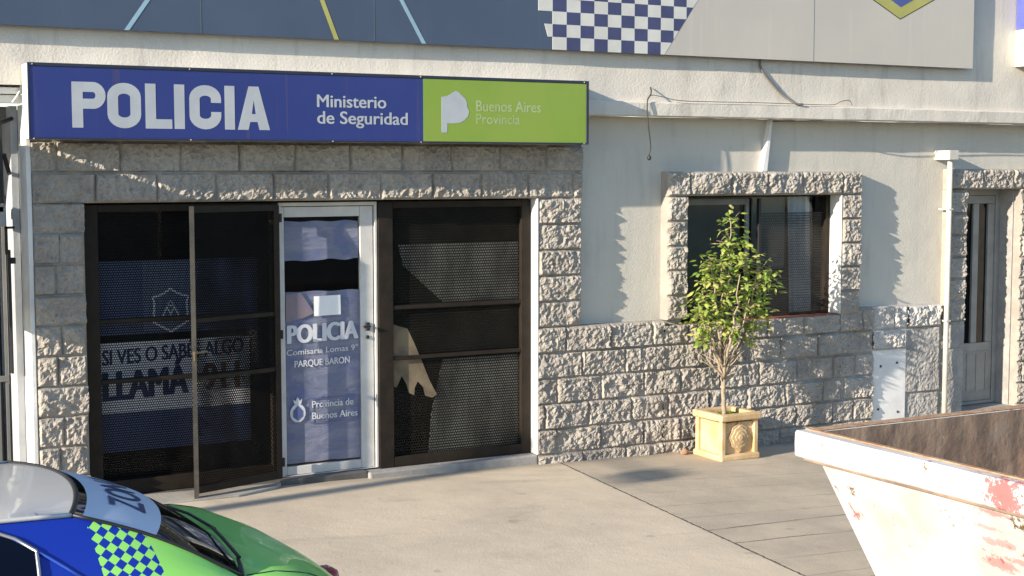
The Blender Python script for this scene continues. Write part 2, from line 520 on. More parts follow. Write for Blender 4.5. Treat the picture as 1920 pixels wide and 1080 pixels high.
# masonry behind the cladding, with the door and window openings left free
b = MB()
WB = 0.25
for x0, x1, z0, z1 in ((1.765, 2.09, -0.3, 2.675), (2.09, 5.445, 2.05, 2.675), (5.445, 6.835, -0.3, 2.675), (6.835, 8.435, -0.3, 1.0), (6.835, 8.435, 2.055, 2.675),
                       (8.435, 9.93, -0.3, 2.675), (9.93, 10.60, 2.085, 2.675), (10.60, 14.0, -0.3, 2.675)):
    b.box(x0, x1, 0.0, WB, z0, z1)
b.build('wall', M['stucco'], PS)
b = MB()
b.grid(lambda s, t: (s, -0.13 - 0.006 * noise.noise(Vector((s * 0.8, t * 1.5, 0))) - 0.003 * noise.noise(Vector((s * 4, t * 5, 2))), t), lin(0.2, 14.0, 200), lin(2.79, 4.9, 40))
b.add([(0.2, -0.13, 4.9), (14, -0.13, 4.9), (14, 0.25, 4.9), (0.2, 0.25, 4.9)], [(0, 1, 2, 3)])
b.add([(0.2, -0.13, 2.79), (14, -0.13, 2.79), (14, 0.25, 2.79), (0.2, 0.25, 2.79)], [(3, 2, 1, 0)])
b.add([(0.2, -0.13, 2.79), (0.2, 0.25, 2.79), (0.2, 0.25, 4.9), (0.2, -0.13, 4.9)], [(3, 2, 1, 0)])
b.build('upper_wall', M['stucco_up'], PS, smooth=False)
# string course under the upper wall
b = MB()
def band(s, t):
    k = [(-0.10, 2.792), (-0.185, 2.786), (-0.192, 2.776), (-0.19, 2.682), (-0.182, 2.674), (0.01, 2.676)]
    y, z = k[int(round(t))]
    w = 0.005 * noise.noise(Vector((s * 1.4, t * 0.3, 5))) + 0.003 * noise.noise(Vector((s * 7, t, 8)))
    return (s, y + (w if y < -0.12 else 0), z + 0.6 * w)
b.grid(band, lin(1.757, 14.0, 260), [5, 4, 3, 2, 1, 0])
b.add([band(1.757, t) for t in range(6)], [(0, 1, 2, 3, 4, 5)])
b.build('string_course', M['stucco_up'], PS)
# dark rooms inside
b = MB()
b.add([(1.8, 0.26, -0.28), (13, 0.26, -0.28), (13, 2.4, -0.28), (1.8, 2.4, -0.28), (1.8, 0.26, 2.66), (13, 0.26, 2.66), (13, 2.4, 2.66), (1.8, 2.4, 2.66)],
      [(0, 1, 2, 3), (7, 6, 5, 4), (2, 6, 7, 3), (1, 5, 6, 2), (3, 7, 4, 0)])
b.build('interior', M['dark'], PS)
# white side of the building towards the neighbour
b = MB(); b.box(1.735, 1.763, -0.095, 0.16, -0.1, 2.672, 0.004); b.build('side_render', M['white_wall'], PS)

L7 = lambda a, n: [a + 0.1965 * i for i in range(n + 1)]
low = [-0.115, 0.08, 0.275, 0.47, 0.667, 0.864, 1.06]
stone('stone_pier', 1.764, 2.085, -0.02, 2.045, [-0.11 + 0.1965 * i for i in range(12)], PS, cols=[[1.764, 1.93, 2.085], [1.764, 2.16], [1.764, 1.90, 2.085]], seed=3, top=False)
stone('stone_lintel', 1.764, 5.836, 2.0475, 2.60, [2.0475, 2.245, 2.4425, 2.64], PS, bw=0.4, seed=5, rough=1.0, top=False)
stone('stone_pier', 5.452, 5.836, 1.062, 2.045, [1.062 + 0.1966 * i for i in range(6)], PS, cols=[5.452, 5.836], seed=9, top=False, bottom=False)
stone('stone_dado', 5.452, 6.60, -0.10, 1.06, low, PS, seed=11, right=False)
stone('stone_dado', 6.60, 8.44, -0.14, 1.018, low[:-1] + [1.06], PS, seed=12, left=False, right=False)
stone('stone_dado', 8.44, 8.818, -0.16, 1.065, low, PS, seed=13, left=True)
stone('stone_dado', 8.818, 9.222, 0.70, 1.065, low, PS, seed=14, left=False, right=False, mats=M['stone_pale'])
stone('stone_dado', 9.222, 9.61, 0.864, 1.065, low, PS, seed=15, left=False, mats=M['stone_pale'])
stone('cement_render', 9.222, 9.61, -0.18, 0.862, [-0.2, 0.275, 0.864], PS, yf=-0.075, seed=16, rough=0.45, mats=M['cement'], bw=1.0, top=False)
stone('cement_render', 9.61, 9.93, -0.18, 0.90, [-0.2, 0.35, 0.64, 0.90], PS, yf=-0.07, seed=17, rough=0.35, mats=M['cement'], bw=1.0)
SUR = tag(bpy.data.objects.new('window_surround', None)); COL.objects.link(SUR); SUR.parent = PS
stone('stone_jamb', 6.632, 6.828, 1.062, 2.048, [1.062 + 0.1972 * i for i in range(6)], SUR, yf=-0.115, cols=[6.632, 6.828], seed=21, top=False, bottom=True, rough=1.0)
stone('stone_jamb', 8.430, 8.649, 1.02, 2.048, [1.02 + 0.2056 * i for i in range(6)], SUR, yf=-0.115, cols=[8.430, 8.649], seed=22, top=False)
stone('stone_head', 6.632, 8.649, 2.05, 2.245, [2.05, 2.245], SUR, yf=-0.118, cols=[6.632, 6.84, 7.25, 7.62, 8.0, 8.43, 8.649], seed=23, rough=1.05)
stone('stone_jamb', 9.70, 9.926, 0.90, 2.08, [0.884 + 0.1965 * i for i in range(8)], PS, cols=[9.70, 9.926], seed=24, top=False)
stone('stone_lintel', 9.70, 11.6, 2.082, 2.265, [2.082, 2.265], PS, cols=[9.70, 10.1, 10.5, 10.9, 11.3, 11.7], seed=25)
stone('stone_jamb', 10.605, 11.6, -0.16, 2.08, [-0.12 + 0.1965 * i for i in range(13)], PS, seed=26, top=False)

# doorsteps
b = MB(); b.box(4.06, 5.452, -0.088, 0.24, -0.2, 0.088, 0.012)
b.build('doorstep', M['cement'], PS)
b = MB(); b.box(2.09, 4.058, -0.05, 0.24, -0.2, 0.098, 0.01)
b.build('threshold', mat('worn_dark_sill', (0.11, 0.105, 0.10), (0.07, 0.068, 0.065), 0.6, 6, 0.2, 40), PS)

# ---- entrance: left screen, door, right screen, open gate
def frame_box(b, x0, x1, z0, z1, y0, y1, wl, wr, wt, wb, bev=0.004):
    b.box(x0, x0 + wl, y0, y1, z0, z1, bev)
    b.box(x1 - wr, x1, y0, y1, z0, z1, bev)
    b.box(x0 + wl + .001, x1 - wr - .001, y0 + .001, y1 - .001, z1 - wt, z1 - .0005, bev)
    b.box(x0 + wl + .001, x1 - wr - .001, y0 + .001, y1 - .001, z0 + .0005, z0 + wb, bev)
def screen(name, x0, x1, z0, z1, bars, wl, wr, wt, wb, perf):
    b = MB(); frame_box(b, x0, x1, z0, z1, 0.006, 0.056, wl, wr, wt, wb)
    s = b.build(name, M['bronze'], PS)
    b = MB(); b.add([(x0 + wl - .01, 0.040, z0 + wb - .01), (x1 - wr + .01, 0.040, z0 + wb - .01), (x1 - wr + .01, 0.040, z1 - wt + .01), (x0 + wl - .01, 0.040, z1 - wt + .01)], [(0, 1, 2, 3)])
    b.build('perforated_sheet', perf, s)
    for z in bars:
        b = MB(); b.box(x0 + wl + .0015, x1 - wr - .0015, 0.010, 0.036, z - 0.014, z + 0.014, 0.003)
        b.build('crossbar', M['bronze'], s)
    b = MB(); b.add([(x0 + .03, 0.105, z0 + .03), (x1 - .03, 0.105, z0 + .03), (x1 - .03, 0.105, z1 - .03), (x0 + .03, 0.105, z1 - .03)], [(0, 1, 2, 3)])
    b.build('glass_pane', M['glass'], s)
    return s
LS = screen('window_screen', 2.093, 3.425, 0.10, 2.035, (1.265, 0.865), 0.10, 0.06, 0.05, 0.10, M['perf_open'])
RS = screen('window_screen', 4.18, 5.438, 0.09, 2.035, (1.262, 0.89), 0.115, 0.08, 0.05, 0.075, M['perf'])
# pale shapes behind the right screen, painting the bright zones of its mesh
b = MB()
for pg in ([(4.36, 1.72), (5.37, 1.72), (5.37, 1.285), (4.72, 1.285), (4.40, 1.56)], [(4.72, 0.86), (5.37, 0.86), (5.37, 0.165), (4.60, 0.165), (4.62, 0.45)]):
    b.prism_y(pg, 0.06, 0.066)
b.build('curtain_or_light_patch', M['pale_light'], RS)
# beige cut-out between bars and sheet, painting a patch of light
b = MB()
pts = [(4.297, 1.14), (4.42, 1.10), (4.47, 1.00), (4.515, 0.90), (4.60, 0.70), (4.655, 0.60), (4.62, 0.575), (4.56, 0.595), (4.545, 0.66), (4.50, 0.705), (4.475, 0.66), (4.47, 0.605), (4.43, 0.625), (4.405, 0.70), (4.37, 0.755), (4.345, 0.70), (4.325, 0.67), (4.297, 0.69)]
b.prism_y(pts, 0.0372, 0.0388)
b.build('beige_light_patch', M['beige_light'], RS)

# door leaf
b = MB(); frame_box(b, 3.432, 4.176, 0.10, 2.034, 0.02, 0.085, 0.022, 0.018, 0.026, 0.004, 0.003)
DR = b.build('entrance_door', M['alu'], PS)
b = MB(); frame_box(b, 3.457, 4.150, 0.106, 2.003, 0.035, 0.075, 0.022, 0.10, 0.072, 0.062, 0.004)
b.build('door_frame', M['alu'], DR)
b = MB(); b.add([(3.47, 0.06, 0.15), (4.06, 0.06, 0.15), (4.06, 0.06, 1.94), (3.47, 0.06, 1.94)], [(0, 1, 2, 3)])
b.build('glass_pane', M['glass'], DR)
b = MB()
b.box(4.088, 4.112, 0.020, 0.036, 1.045, 1.07, 0.005)
b.build('keyhole', M['black'], DR)
b = MB(); b.box(4.085, 4.115, 0.012, 0.036, 1.105, 1.165, 0.006)
b.tube([(4.10, 0.012, 1.14), (4.10, -0.02, 1.14), (4.05, -0.022, 1.14)], 0.008)
b.build('door_handle', M['black'], DR)
def vinyl_mat(name):
    k = NT(name)
    w = k.noise(3.0, 4, 0.6, stretch=(1.0, 1.0, 3.0), dist=1.2)
    col = k.mix(k.ramp(w, 0.35, 0.65), (0.135, 0.155, 0.24), (0.195, 0.205, 0.275))
    o = k.xyz()
    col = k.mix(k.ramp(k.noise(5.5, 4, 0.6), 0.56, 0.66, 0, 0.6), col, (0.10, 0.12, 0.27))
    k.color(col)
    k.set(Roughness=0.6)
    k.bump(k.noise(4.0, 3, 0.5, stretch=(0.6, 1, 2.5), dist=1.5), 0.5, 0.03)
    return k.m
M['vinyl'] = vinyl_mat('crinkled_blue_vinyl')
M['print_pink'] = mat('faded_red_print', (0.215, 0.17, 0.20), (0.165, 0.155, 0.22), 0.4, 9)
b = MB()
def wavy(x0, x1, z0, z1, a0, a1, y=0.054):
    n = 18
    up = [(x, z1 + a1 * noise.noise(Vector((x * 9, z1, 1)))) for x in lin(x0, x1, n)]
    dn = [(x, z0 + a0 * noise.noise(Vector((x * 9, z0, 4)))) for x in lin(x0, x1, n)]
    m = 10
    b.grid(lambda i, t: (up[i][0], y - 0.006 * (0.5 + 0.5 * noise.noise(Vector((up[i][0] * 5, dn[i][1] * (1 - t) + up[i][1] * t, 0)) * 2.2)), dn[i][1] * (1 - t) + up[i][1] * t), list(range(n)), lin(0, 1, m))
wavy(3.485, 4.04, 1.625, 1.90, 0.018, 0.010)
wavy(3.483, 4.048, 0.185, 1.405, 0.010, 0.006)
VP_ = b.build('vinyl_poster', M['vinyl'], DR, smooth=True)
b = MB()
yl = 0.0405
wall_text(b, 'POLICIA', 3.492, 4.034, 1.042, 0.127, yl, 0.06, skew=0.012)
b.build('title_lettering', M['print_white'], DR); b = MB()
wall_text(b, 'Comisaría Lomas 9°', 3.488, 4.03, 0.958, 0.040, yl, 0.02, skew=0.012)
b.build('station_lettering', M['print_white'], DR); b = MB()
wall_text(b, 'PARQUE BARON', 3.545, 3.965, 0.872, 0.046, yl, 0.028, skew=0.008)
b.build('district_lettering', M['print_white'], DR); b = MB()
wall_text(b, 'Provincia de', 3.672, 3.99, 0.575, 0.048, yl, 0.025)
b.build('province_lettering', M['print_white'], DR); b = MB()
wall_text(b, 'Buenos Aires', 3.672, 4.022, 0.492, 0.048, yl, 0.025)
b.build('province_lettering', M['print_white'], DR)
b = MB()
# round crest with a crown
b.prism_y(arc(3.566, 0.545, 0.058, 0.066, 0, 360, 20)[:-1], yl, yl + 0.003)
b.prism_y([(3.54, 0.61), (3.592, 0.61), (3.60, 0.645), (3.583, 0.632), (3.566, 0.66), (3.549, 0.632), (3.532, 0.645)], yl, yl + 0.003)
b.build('vinyl_crest', M['print_white'], DR)
b = MB()
ribbon(b, [(3.655, 0.468), (4.035, 0.468), (4.035, 0.64), (3.655, 0.64)], 0.006, yl, yl + 0.002, closed=True)
b.prism_y([(3.53, 0.56), (3.566, 0.60), (3.602, 0.56), (3.602, 0.52), (3.566, 0.49), (3.53, 0.52)], yl - 0.002, yl - 0.0005)
b.build('crest_shield', M['navy'], DR)
b = MB(); b.prism_y([(3.486, 1.39), (3.60, 1.40), (3.70, 1.25), (3.62, 1.22), (3.486, 1.19)], yl + 0.0005, yl + 0.002)
b.build('faded_print', M['print_pink'], DR)
b = MB(); b.add([(3.694, 0.036, 1.228), (3.897, 0.035, 1.232), (3.895, 0.0355, 1.373), (3.694, 0.0375, 1.369)], [(0, 1, 2, 3)])
b.prism_y([(3.80, 1.236), (3.815, 1.236), (3.812, 1.256), (3.80, 1.252)], 0.0335, 0.0345, 0)
tag(b.build('paper_notice', M['paper']), 'blank white sheet of paper taped to the glass of the entrance door', 'notice')

# security gate folded back against the left screen
GA = math.atan2(0.20, 0.66)
def gate_pt(s, d, z):        # s along the leaf from the hinge, d out of its plane
    hx, hy = 3.418, -0.035
    return (hx - s * math.cos(GA) - d * math.sin(GA), hy - s * math.sin(GA) - d * math.cos(GA) * 1.0 + 2 * d * 0, z)
def gate_box(b, s0, s1, d0, d1, z0, z1, drop=0.0):
    vs = []
    for z in (z0, z1):
        for s, d in ((s0, d0), (s1, d0), (s1, d1), (s0, d1)):
            vs.append(gate_pt(s, d, z - (drop * s if z == z0 else 0)))
    b.add(vs, [(0, 1, 2, 3), (7, 6, 5, 4), (4, 5, 1, 0), (5, 6, 2, 1), (6, 7, 3, 2), (7, 4, 0, 3)])
b = MB()
gate_box(b, 0.0, 0.045, 0, 0.035, 0.115, 2.02)
gate_box(b, 0.0455, 0.6845, 0.001, 0.034, 1.98, 2.0195)
gate_box(b, 0.0455, 0.6845, 0.001, 0.034, 0.1155, 0.165)
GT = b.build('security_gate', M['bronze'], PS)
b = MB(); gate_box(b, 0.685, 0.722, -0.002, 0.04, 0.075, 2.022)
b.build('gate_post', M['bronze_lit'], GT, label='brown leading post of the open gate, coloured as if sunlit')
for z in (1.27, 0.885):
    b = MB(); gate_box(b, 0.0455, 0.6845, 0.004, 0.03, z - 0.013, z + 0.013); b.build('crossbar', M['bronze'], GT)
b = MB(); b.add([gate_pt(0.03, 0.017, 0.14), gate_pt(0.69, 0.017, 0.14), gate_pt(0.69, 0.017, 2.0), gate_pt(0.03, 0.017, 2.0)], [(3, 2, 1, 0)])
b.build('perforated_sheet', M['perf_open'], GT)
b = MB()
p0, p1 = Vector(gate_pt(0.70, 0.045, 1.06)), Vector(gate_pt(0.70, 0.075, 1.06))
b.tube([p0, p1], 0.014); b.tube([p1, Vector(gate_pt(0.60, 0.075, 1.065))], 0.007); b.tube([p1, p1 + Vector((0, 0, -.05))], 0.006)
b.build('gate_latch', mat('worn_brass', (0.20, 0.16, 0.10), None, 0.5, metal=0.5), GT)
for z in (0.22, 1.12, 1.93):
    b = MB(); b.tube([(3.428, -0.03, z - .03), (3.428, -0.03, z + .03)], 0.013); b.build('hinge', M['black'], GT)

# posters behind the left screen
def poster(name, x0, x1, z0, z1, y, m, label, cat):
    r = empty(name, ((x0 + x1) / 2, y, z0), label, cat)
    b = MB(); b.box(x0, x1, y, y + 0.004, z0, z1); b.build('poster_sheet', m, r)
    return r
M['poster_navy'] = mat('poster_navy', (0.07, 0.10, 0.21), (0.055, 0.08, 0.17), 0.5, 2)
M['poster_sky'] = mat('poster_steel_blue', (0.13, 0.18, 0.28), (0.10, 0.14, 0.23), 0.5, 4)
M['poster_white'] = mat('poster_white', (0.74, 0.76, 0.8), (0.64, 0.66, 0.71), 0.5, 2)
p = poster('badge_poster', 2.20, 3.30, 1.16, 1.655, 0.092, M['poster_navy'], 'dark blue poster with a pale police badge outline behind the left mesh screen', 'poster')
b = MB(); b.box(2.50, 2.88, 0.0895, 0.0915, 1.18, 1.652); b.build('badge_field', M['poster_sky'], p)
b = MB()
bp = [(2.685, 1.46), (2.74, 1.425), (2.805, 1.405), (2.795, 1.36), (2.80, 1.30), (2.80, 1.235), (2.685, 1.17), (2.57, 1.235), (2.57, 1.30), (2.575, 1.36), (2.565, 1.405), (2.63, 1.425)]
ribbon(b, bp, 0.014, 0.0865, 0.0885, closed=True)
ribbon(b, [(2.63, 1.28), (2.66, 1.34), (2.685, 1.29), (2.71, 1.34), (2.74, 1.28)], 0.012, 0.0865, 0.0885)
ribbon(b, arc(2.685, 1.36, 0.016, 0.016, 0, 360, 10)[:-1], 0.008, 0.0865, 0.0885, closed=True)
ribbon(b, [(2.63, 1.262), (2.74, 1.262)], 0.012, 0.0865, 0.0885)
b.build('badge_outline', M['poster_white'], p)
p = poster('notice_banner', 2.20, 3.235, 0.64, 1.115, 0.088, M['poster_white'], 'white and navy banner reading SI VES O SABÉS ALGO behind the left mesh screen', 'banner')
b = MB(); wall_text(b, 'SI VES O SABÉS ALGO', 2.218, 3.19, 0.965, 0.098, 0.0855, 0.03, skew=0.035)
wall_text(b, 'LLAMÁ', 2.215, 2.80, 0.725, 0.19, 0.0855, 0.05, skew=0.02)
b.build('lettering', M['print_navy'], p)
b = MB(); wall_text(b, '911', 2.90, 3.16, 0.755, 0.18, 0.0855, 0.04); b.build('number_lettering', M['print_red'], p)
b = MB(); b.box(2.20, 3.235, 0.084, 0.0955, 0.38, 0.638); b.build('banner_foot', M['poster_navy'], p)

# ---- window right of the entrance
b = MB(); frame_box(b, 6.836, 8.418, 1.025, 2.054, 0.035, 0.10, 0.02, 0.045, 0.02, 0.02, 0.002)
WN = b.build('window', M['bronze'], PS)
b = MB(); frame_box(b, 6.87, 7.60, 1.04, 2.02, 0.105, 0.135, 0.03, 0.035, 0.05, 0.03, 0.003); b.build('sash_frame', mat('grey_sash', (0.20, 0.20, 0.19), (0.16, 0.16, 0.15), 0.5), WN)
b = MB(); b.add([(6.87, 0.125, 1.03), (8.42, 0.125, 1.03), (8.42, 0.125, 2.03), (6.87, 0.125, 2.03)], [(0, 1, 2, 3)]); b.build('glass_pane', M['glass'], WN)
b = MB(); b.box(6.87, 7.55, 0.17, 0.175, 1.04, 2.0); b.build('drawn_blind', mat('dark_blind', (0.20, 0.20, 0.175), (0.15, 0.15, 0.135), 0.9, 2), WN)
b = MB(); b.box(7.66, 7.685, 0.052, 0.085, 1.036, 2.021, 0.003); b.build('mullion', M['black'], WN)
b = MB(); b.add([(7.687, 0.075, 1.035), (8.40, 0.075, 1.035), (8.40, 0.075, 1.90), (7.687, 0.075, 1.90)], [(0, 1, 2, 3)]); b.build('perforated_sheet', M['perf_win'], WN)
b = MB()
def cur(s, t): return (8.06 + s * 0.24 + 0.02 * math.sin(t * 2), 0.150 + 0.015 * math.sin(s * 22), t)
b.grid(cur, lin(0, 1, 24), lin(1.03, 2.03, 8)); b.build('curtain_or_light_patch', mat('white_curtain', (0.85, 0.86, 0.9), (0.75, 0.77, 0.82), 0.9, 4), WN, smooth=True)
b = MB(); b.box(7.70, 8.09, 0.18, 0.5, 1.03, 1.42, 0.02); b.build('cabinet', mat('dark_cabinet', (0.05, 0.05, 0.052), None, 0.6), WN)
b = MB(); b.box(7.69, 8.05, 0.19, 0.2, 1.43, 2.04); b.build('blind', mat('grey_blind', (0.42, 0.40, 0.36), (0.34, 0.33, 0.30), 0.8, 3), WN)
b = MB(); b.box(6.83, 8.436, -0.075, 0.05, 1.001, 1.024, 0.004); b.build('window_sill', M['sill_tile'], PS)

b = MB(); b.box(8.4195, 8.4295, -0.108, 0.052, 1.03, 2.045, 0.003); b.build('reveal_plaster', M['white_wall'], WN)
b = MB(); b.box(5.4405, 5.4515, -0.095, 0.004, 0.092, 2.046, 0.003); b.build('reveal_plaster', M['white_wall'], PS)
# ---- meter cupboard in the dado
b = MB(); b.box(8.822, 9.218, -0.082, 0.0, -0.1, 0.684, 0.004)
CB = b.build('meter_cupboard', M['white_metal'], PS, label='white metal cupboard door set low in the stone wall')
for x, z in ((8.92, 0.54), (9.11, 0.56), (8.90, 0.16), (9.13, 0.12), (8.835, 0.35)):
    b = MB(); b.tube([(x, -0.081, z), (x, -0.087, z)], 0.011, 10); b.build('bolt', M['black'], CB)
b = MB(); b.box(8.82, 9.225, -0.10, 0.0, 0.686, 0.699, 0.002); b.build('cupboard_head', M['cement'], CB)

# ---- side door on the right
b = MB()
frame_box(b, 9.932, 10.598, 0.06, 2.083, 0.15, 0.23, 0.05, 0.06, 0.06, 0.03, 0.004)
SD = b.build('side_door', mat('grey_white_door', (0.30, 0.30, 0.285), (0.24, 0.24, 0.23), 0.5, 5), PS)
dm = SD.data.materials[0]
b = MB()
b.box(9.984, 10.536, 0.162, 0.20, 0.092, 0.64, 0.004); b.box(9.984, 10.536, 0.162, 0.20, 1.945, 2.02, 0.004)
for x0, x1 in ((9.984, 10.02), (10.14, 10.165), (10.262, 10.335), (10.455, 10.536)):
    b.box(x0, x1, 0.163, 0.199, 0.642, 1.943, 0.004)
for x in (10.10, 10.22, 10.34, 10.46): b.box(x - .004, x + .004, 0.157, 0.163, 0.19, 0.54)
b.box(10.0, 10.53, 0.156, 0.164, 0.545, 0.56, 0.002); b.box(10.0, 10.53, 0.156, 0.164, 0.175, 0.19, 0.002)
b.build('door_leaf', dm, SD)
b = MB(); b.add([(9.98, 0.185, 0.6), (10.5, 0.185, 0.6), (10.5, 0.185, 1.97), (9.98, 0.185, 1.97)], [(0, 1, 2, 3)]); b.build('glass_pane', M['glass_dark'], SD)
b = MB(); b.box(10.590, 10.6, -0.005, 0.149, 0.06, 2.08, 0.002); b.build('reveal_blocks', M['cement'], SD)
b = MB(); b.box(9.90, 10.62, -0.06, 0.24, -0.2, 0.055, 0.01); b.build('side_doorstep', M['cement'], PS)

# ------------------------------------------------------------------ main sign
MS = empty('police_sign', (3.72, -0.25, 2.45), 'long blue and lime green box sign reading POLICIA above the entrance', 'sign')
SX0, SX1, SZ0, SZ1, SY = 1.712, 5.742, 2.447, 2.918, -0.335
M['sign_case'] = mat('pale_sign_case', (0.7, 0.7, 0.68), (0.6, 0.6, 0.58), 0.5, 4)
M['trim'] = mat('dark_sign_trim', (0.022, 0.03, 0.06), (0.018, 0.022, 0.04), 0.45, 4)
def sign_face(name, c, c2, streak):
    k = NT(name)
    col = k.mix(k.ramp(k.noise(1.1, 4, 0.6), 0.35, 0.68), c, c2)
    s = k.noise(14, 3, 0.6, stretch=(1, 1, 0.04))
    col = k.mix(k.ramp(s, 0.60, 0.72, 0, 0.5), col, streak)
    k.color(col); k.set(Roughness=0.32)
    k.bump(k.noise(1.6, 2, 0.5, stretch=(1, 1, 0.3)), 0.06, 0.03)
    return k.m
M['sign_blue'] = sign_face('sign_blue', (0.017, 0.031, 0.175), (0.022, 0.037, 0.195), (0.075, 0.055, 0.13))
M['sign_green'] = sign_face('sign_green', (0.19, 0.315, 0.035), (0.23, 0.33, 0.05), (0.32, 0.38, 0.09))
M['sign_letter'] = mat('sign_lettering', (0.41, 0.445, 0.48), (0.37, 0.40, 0.44), 0.4, 5)
M['sign_letter_faded'] = mat('faded_sign_lettering', (0.38, 0.46, 0.25), (0.32, 0.42, 0.16), 0.5, 14)
b = MB(); b.box(SX0 + .003, SX1 - .003, SY + 0.012, -0.137, SZ0 + .003, SZ1 - .003, 0.004); b.build('sign_case', M['sign_case'], MS)
b = MB(); frame_box(b, SX0, SX1, SZ0, SZ1, SY - 0.006, SY + 0.011, 0.008, 0.022, 0.022, 0.012, 0.003); b.build('sign_trim', M['trim'], MS)
b = MB(); b.box(SX0 + .009, 4.381, SY, SY + .01, SZ0 + .013, SZ1 - .023); b.build('blue_panel', M['sign_blue'], MS)
b = MB(); b.box(4.3815, SX1 - .023, SY - 0.0015, SY + .01, SZ0 + .013, SZ1 - .023); b.build('green_panel', M['sign_green'], MS)
for x in (1.74, 2.72, 3.70, 4.36, 5.70):
    for z in (SZ1 - .011, SZ0 + .0065):
        b = MB(); b.tube([(x, SY - .005, z), (x, SY - .0085, z)], .004, 8); b.build('screw', M['alu'], MS)
# POLICIA, condensed bold capitals
b = MB()
y0, y1 = SY - 0.0014, SY - 0.0002
B0, HT, W = 2.523, 0.284, 0.067
T0 = B0 + HT
def P_(x):
    b.box(x, x + W, y0, y1, B0, T0)
    zc, rr = T0 - 0.083, 0.083 - 0.031
    ribbon(b, [(x + W + .0003, T0 - .031), (x + 0.13, T0 - .031)] + arc(x + 0.13, zc, 0.047, rr, 80, -80, 10) + [(x + 0.13, zc - rr), (x + W + .0003, zc - rr)], 0.062, y0, y1)
def O_(x, w):
    r = 0.075; h = W / 2; cz0, cz1 = B0 + r + h - .02, T0 - r - h + .02; rx = w / 2 - h; cx = x + w / 2; rz = r - .02
    ribbon(b, arc(cx, cz1, rx, rz, 0, 180, 12) + arc(cx, cz0, rx, rz, 180, 360, 12), W, y0, y1, closed=True)
def C_(x, w):
    r = 0.075; h = W / 2; cz0, cz1 = B0 + r + h - .02, T0 - r - h + .02; rx = w / 2 - h; cx = x + w / 2; rz = r - .02
    ribbon(b, [(cx + rx, cz1 - .024)] + arc(cx, cz1, rx, rz, 0, 180, 12) + arc(cx, cz0, rx, rz, 180, 360, 12) + [(cx + rx, cz0 + .024)], W, y0, y1)
P_(1.974); O_(2.192, 0.211)
b.box(2.431, 2.431 + W, y0, y1, B0, T0); b.box(2.431 + W + .0003, 2.602, y0, y1, B0, B0 + 0.06)
b.box(2.617, 2.617 + W, y0, y1, B0, T0)
C_(2.716, 0.21)
b.box(2.950, 2.950 + W, y0, y1, B0, T0)
xa = 3.037
hA = [(0, 0), (.072, 0), (.085, .052), (.110, .052), (.110, .104), (.0965, .104), (.110, .196), (.110, HT), (.076, HT)]
b.prism_y([(xa + x, B0 + z) for x, z in hA], y0, y1)
b.prism_y([(xa + .2202 - x, B0 + z) for x, z in hA], y0, y1)
b.build('main_lettering', M['sign_letter'], MS)
b = MB()
wall_text(b, 'Ministerio', 3.590, 4.100, 2.683, 0.083, y0, 0.028)
wall_text(b, 'de Seguridad', 3.590, 4.262, 2.572, 0.083, y0, 0.028)
b.build('ministry_lettering', M['sign_letter'], MS)
b = MB()
b.prism_y([(4.522, 2.772), (4.568, 2.780), (4.636, 2.818), (4.660, 2.806), (4.712, 2.760), (4.724, 2.735), (4.724, 2.705), (4.741, 2.675), (4.732, 2.640), (4.705, 2.612), (4.672, 2.594), (4.624, 2.588), (4.568, 2.588), (4.566, 2.522), (4.522, 2.522)], SY - .0028, SY - .0018)
b.build('emblem', M['sign_letter'], MS)
b = MB()
wall_text(b, 'Buenos Aires', 4.797, 5.332, 2.677, 0.076, SY - .0021, 0.022)
wall_text(b, 'Provincia', 4.797, 5.156, 2.588, 0.070, SY - .0021, 0.010)
b.build('province_lettering', M['sign_letter_faded'], MS)

# ------------------------------------------------------------------ big banner board on the upper wall
BN = empty('facade_banner', (5.3, -0.17, 3.148), 'wide navy and beige board with blue and white chequers along the top of the facade', 'sign')
BY = -0.205
M['bn_navy'] = sign_face('banner_navy', (0.052, 0.075, 0.125), (0.060, 0.086, 0.14), (0.08, 0.10, 0.14))
M['bn_beige'] = sign_face('banner_beige', (0.50, 0.465, 0.415), (0.46, 0.43, 0.39), (0.54, 0.50, 0.45))
M['bn_white'] = mat('banner_white', (0.60, 0.60, 0.57), (0.54, 0.54, 0.51), 0.5, 5)
M['bn_check'] = mat('banner_check_navy', (0.055, 0.062, 0.15), (0.045, 0.052, 0.13), 0.5, 5)
M['bn_sky'] = mat('banner_sky_stripe', (0.30, 0.46, 0.58), None, 0.5)
M['bn_yellow'] = mat('banner_yellow', (0.42, 0.40, 0.12), (0.36, 0.35, 0.10), 0.5)
M['bn_seam'] = mat('banner_seam', (0.12, 0.14, 0.18), None, 0.5)
M['bn_blue'] = mat('banner_blue', (0.07, 0.10, 0.33), None, 0.5)
b = MB(); b.box(0.4, 9.82, BY, BY + .025, 3.148, 4.75, 0.002)
for x in (0.9, 2.6, 4.3, 6.0, 7.7, 9.5): b.box(x, x + .04, BY + .0255, -0.118, 3.16, 4.7)
b.build('board', M['bn_navy'], BN)
bz0 = 3.150
b = MB(); b.prism_y([(6.512, bz0), (9.818, bz0), (9.818, 4.74), (7.66, 4.74)], BY - .0018, BY - .0002); b.build('beige_field', M['bn_beige'], BN)
for x in (2.84, 4.07, 8.0):
    b = MB(); b.box(x, x + .004, BY - .0016 - (.0012 if x > 6 else 0), BY - .0003, bz0, 4.74); b.build('panel_seam', M['bn_seam'], BN)
def edge(z): return 6.512 + (z - bz0) * 0.722
cwid, ch = 0.1212, 0.0935
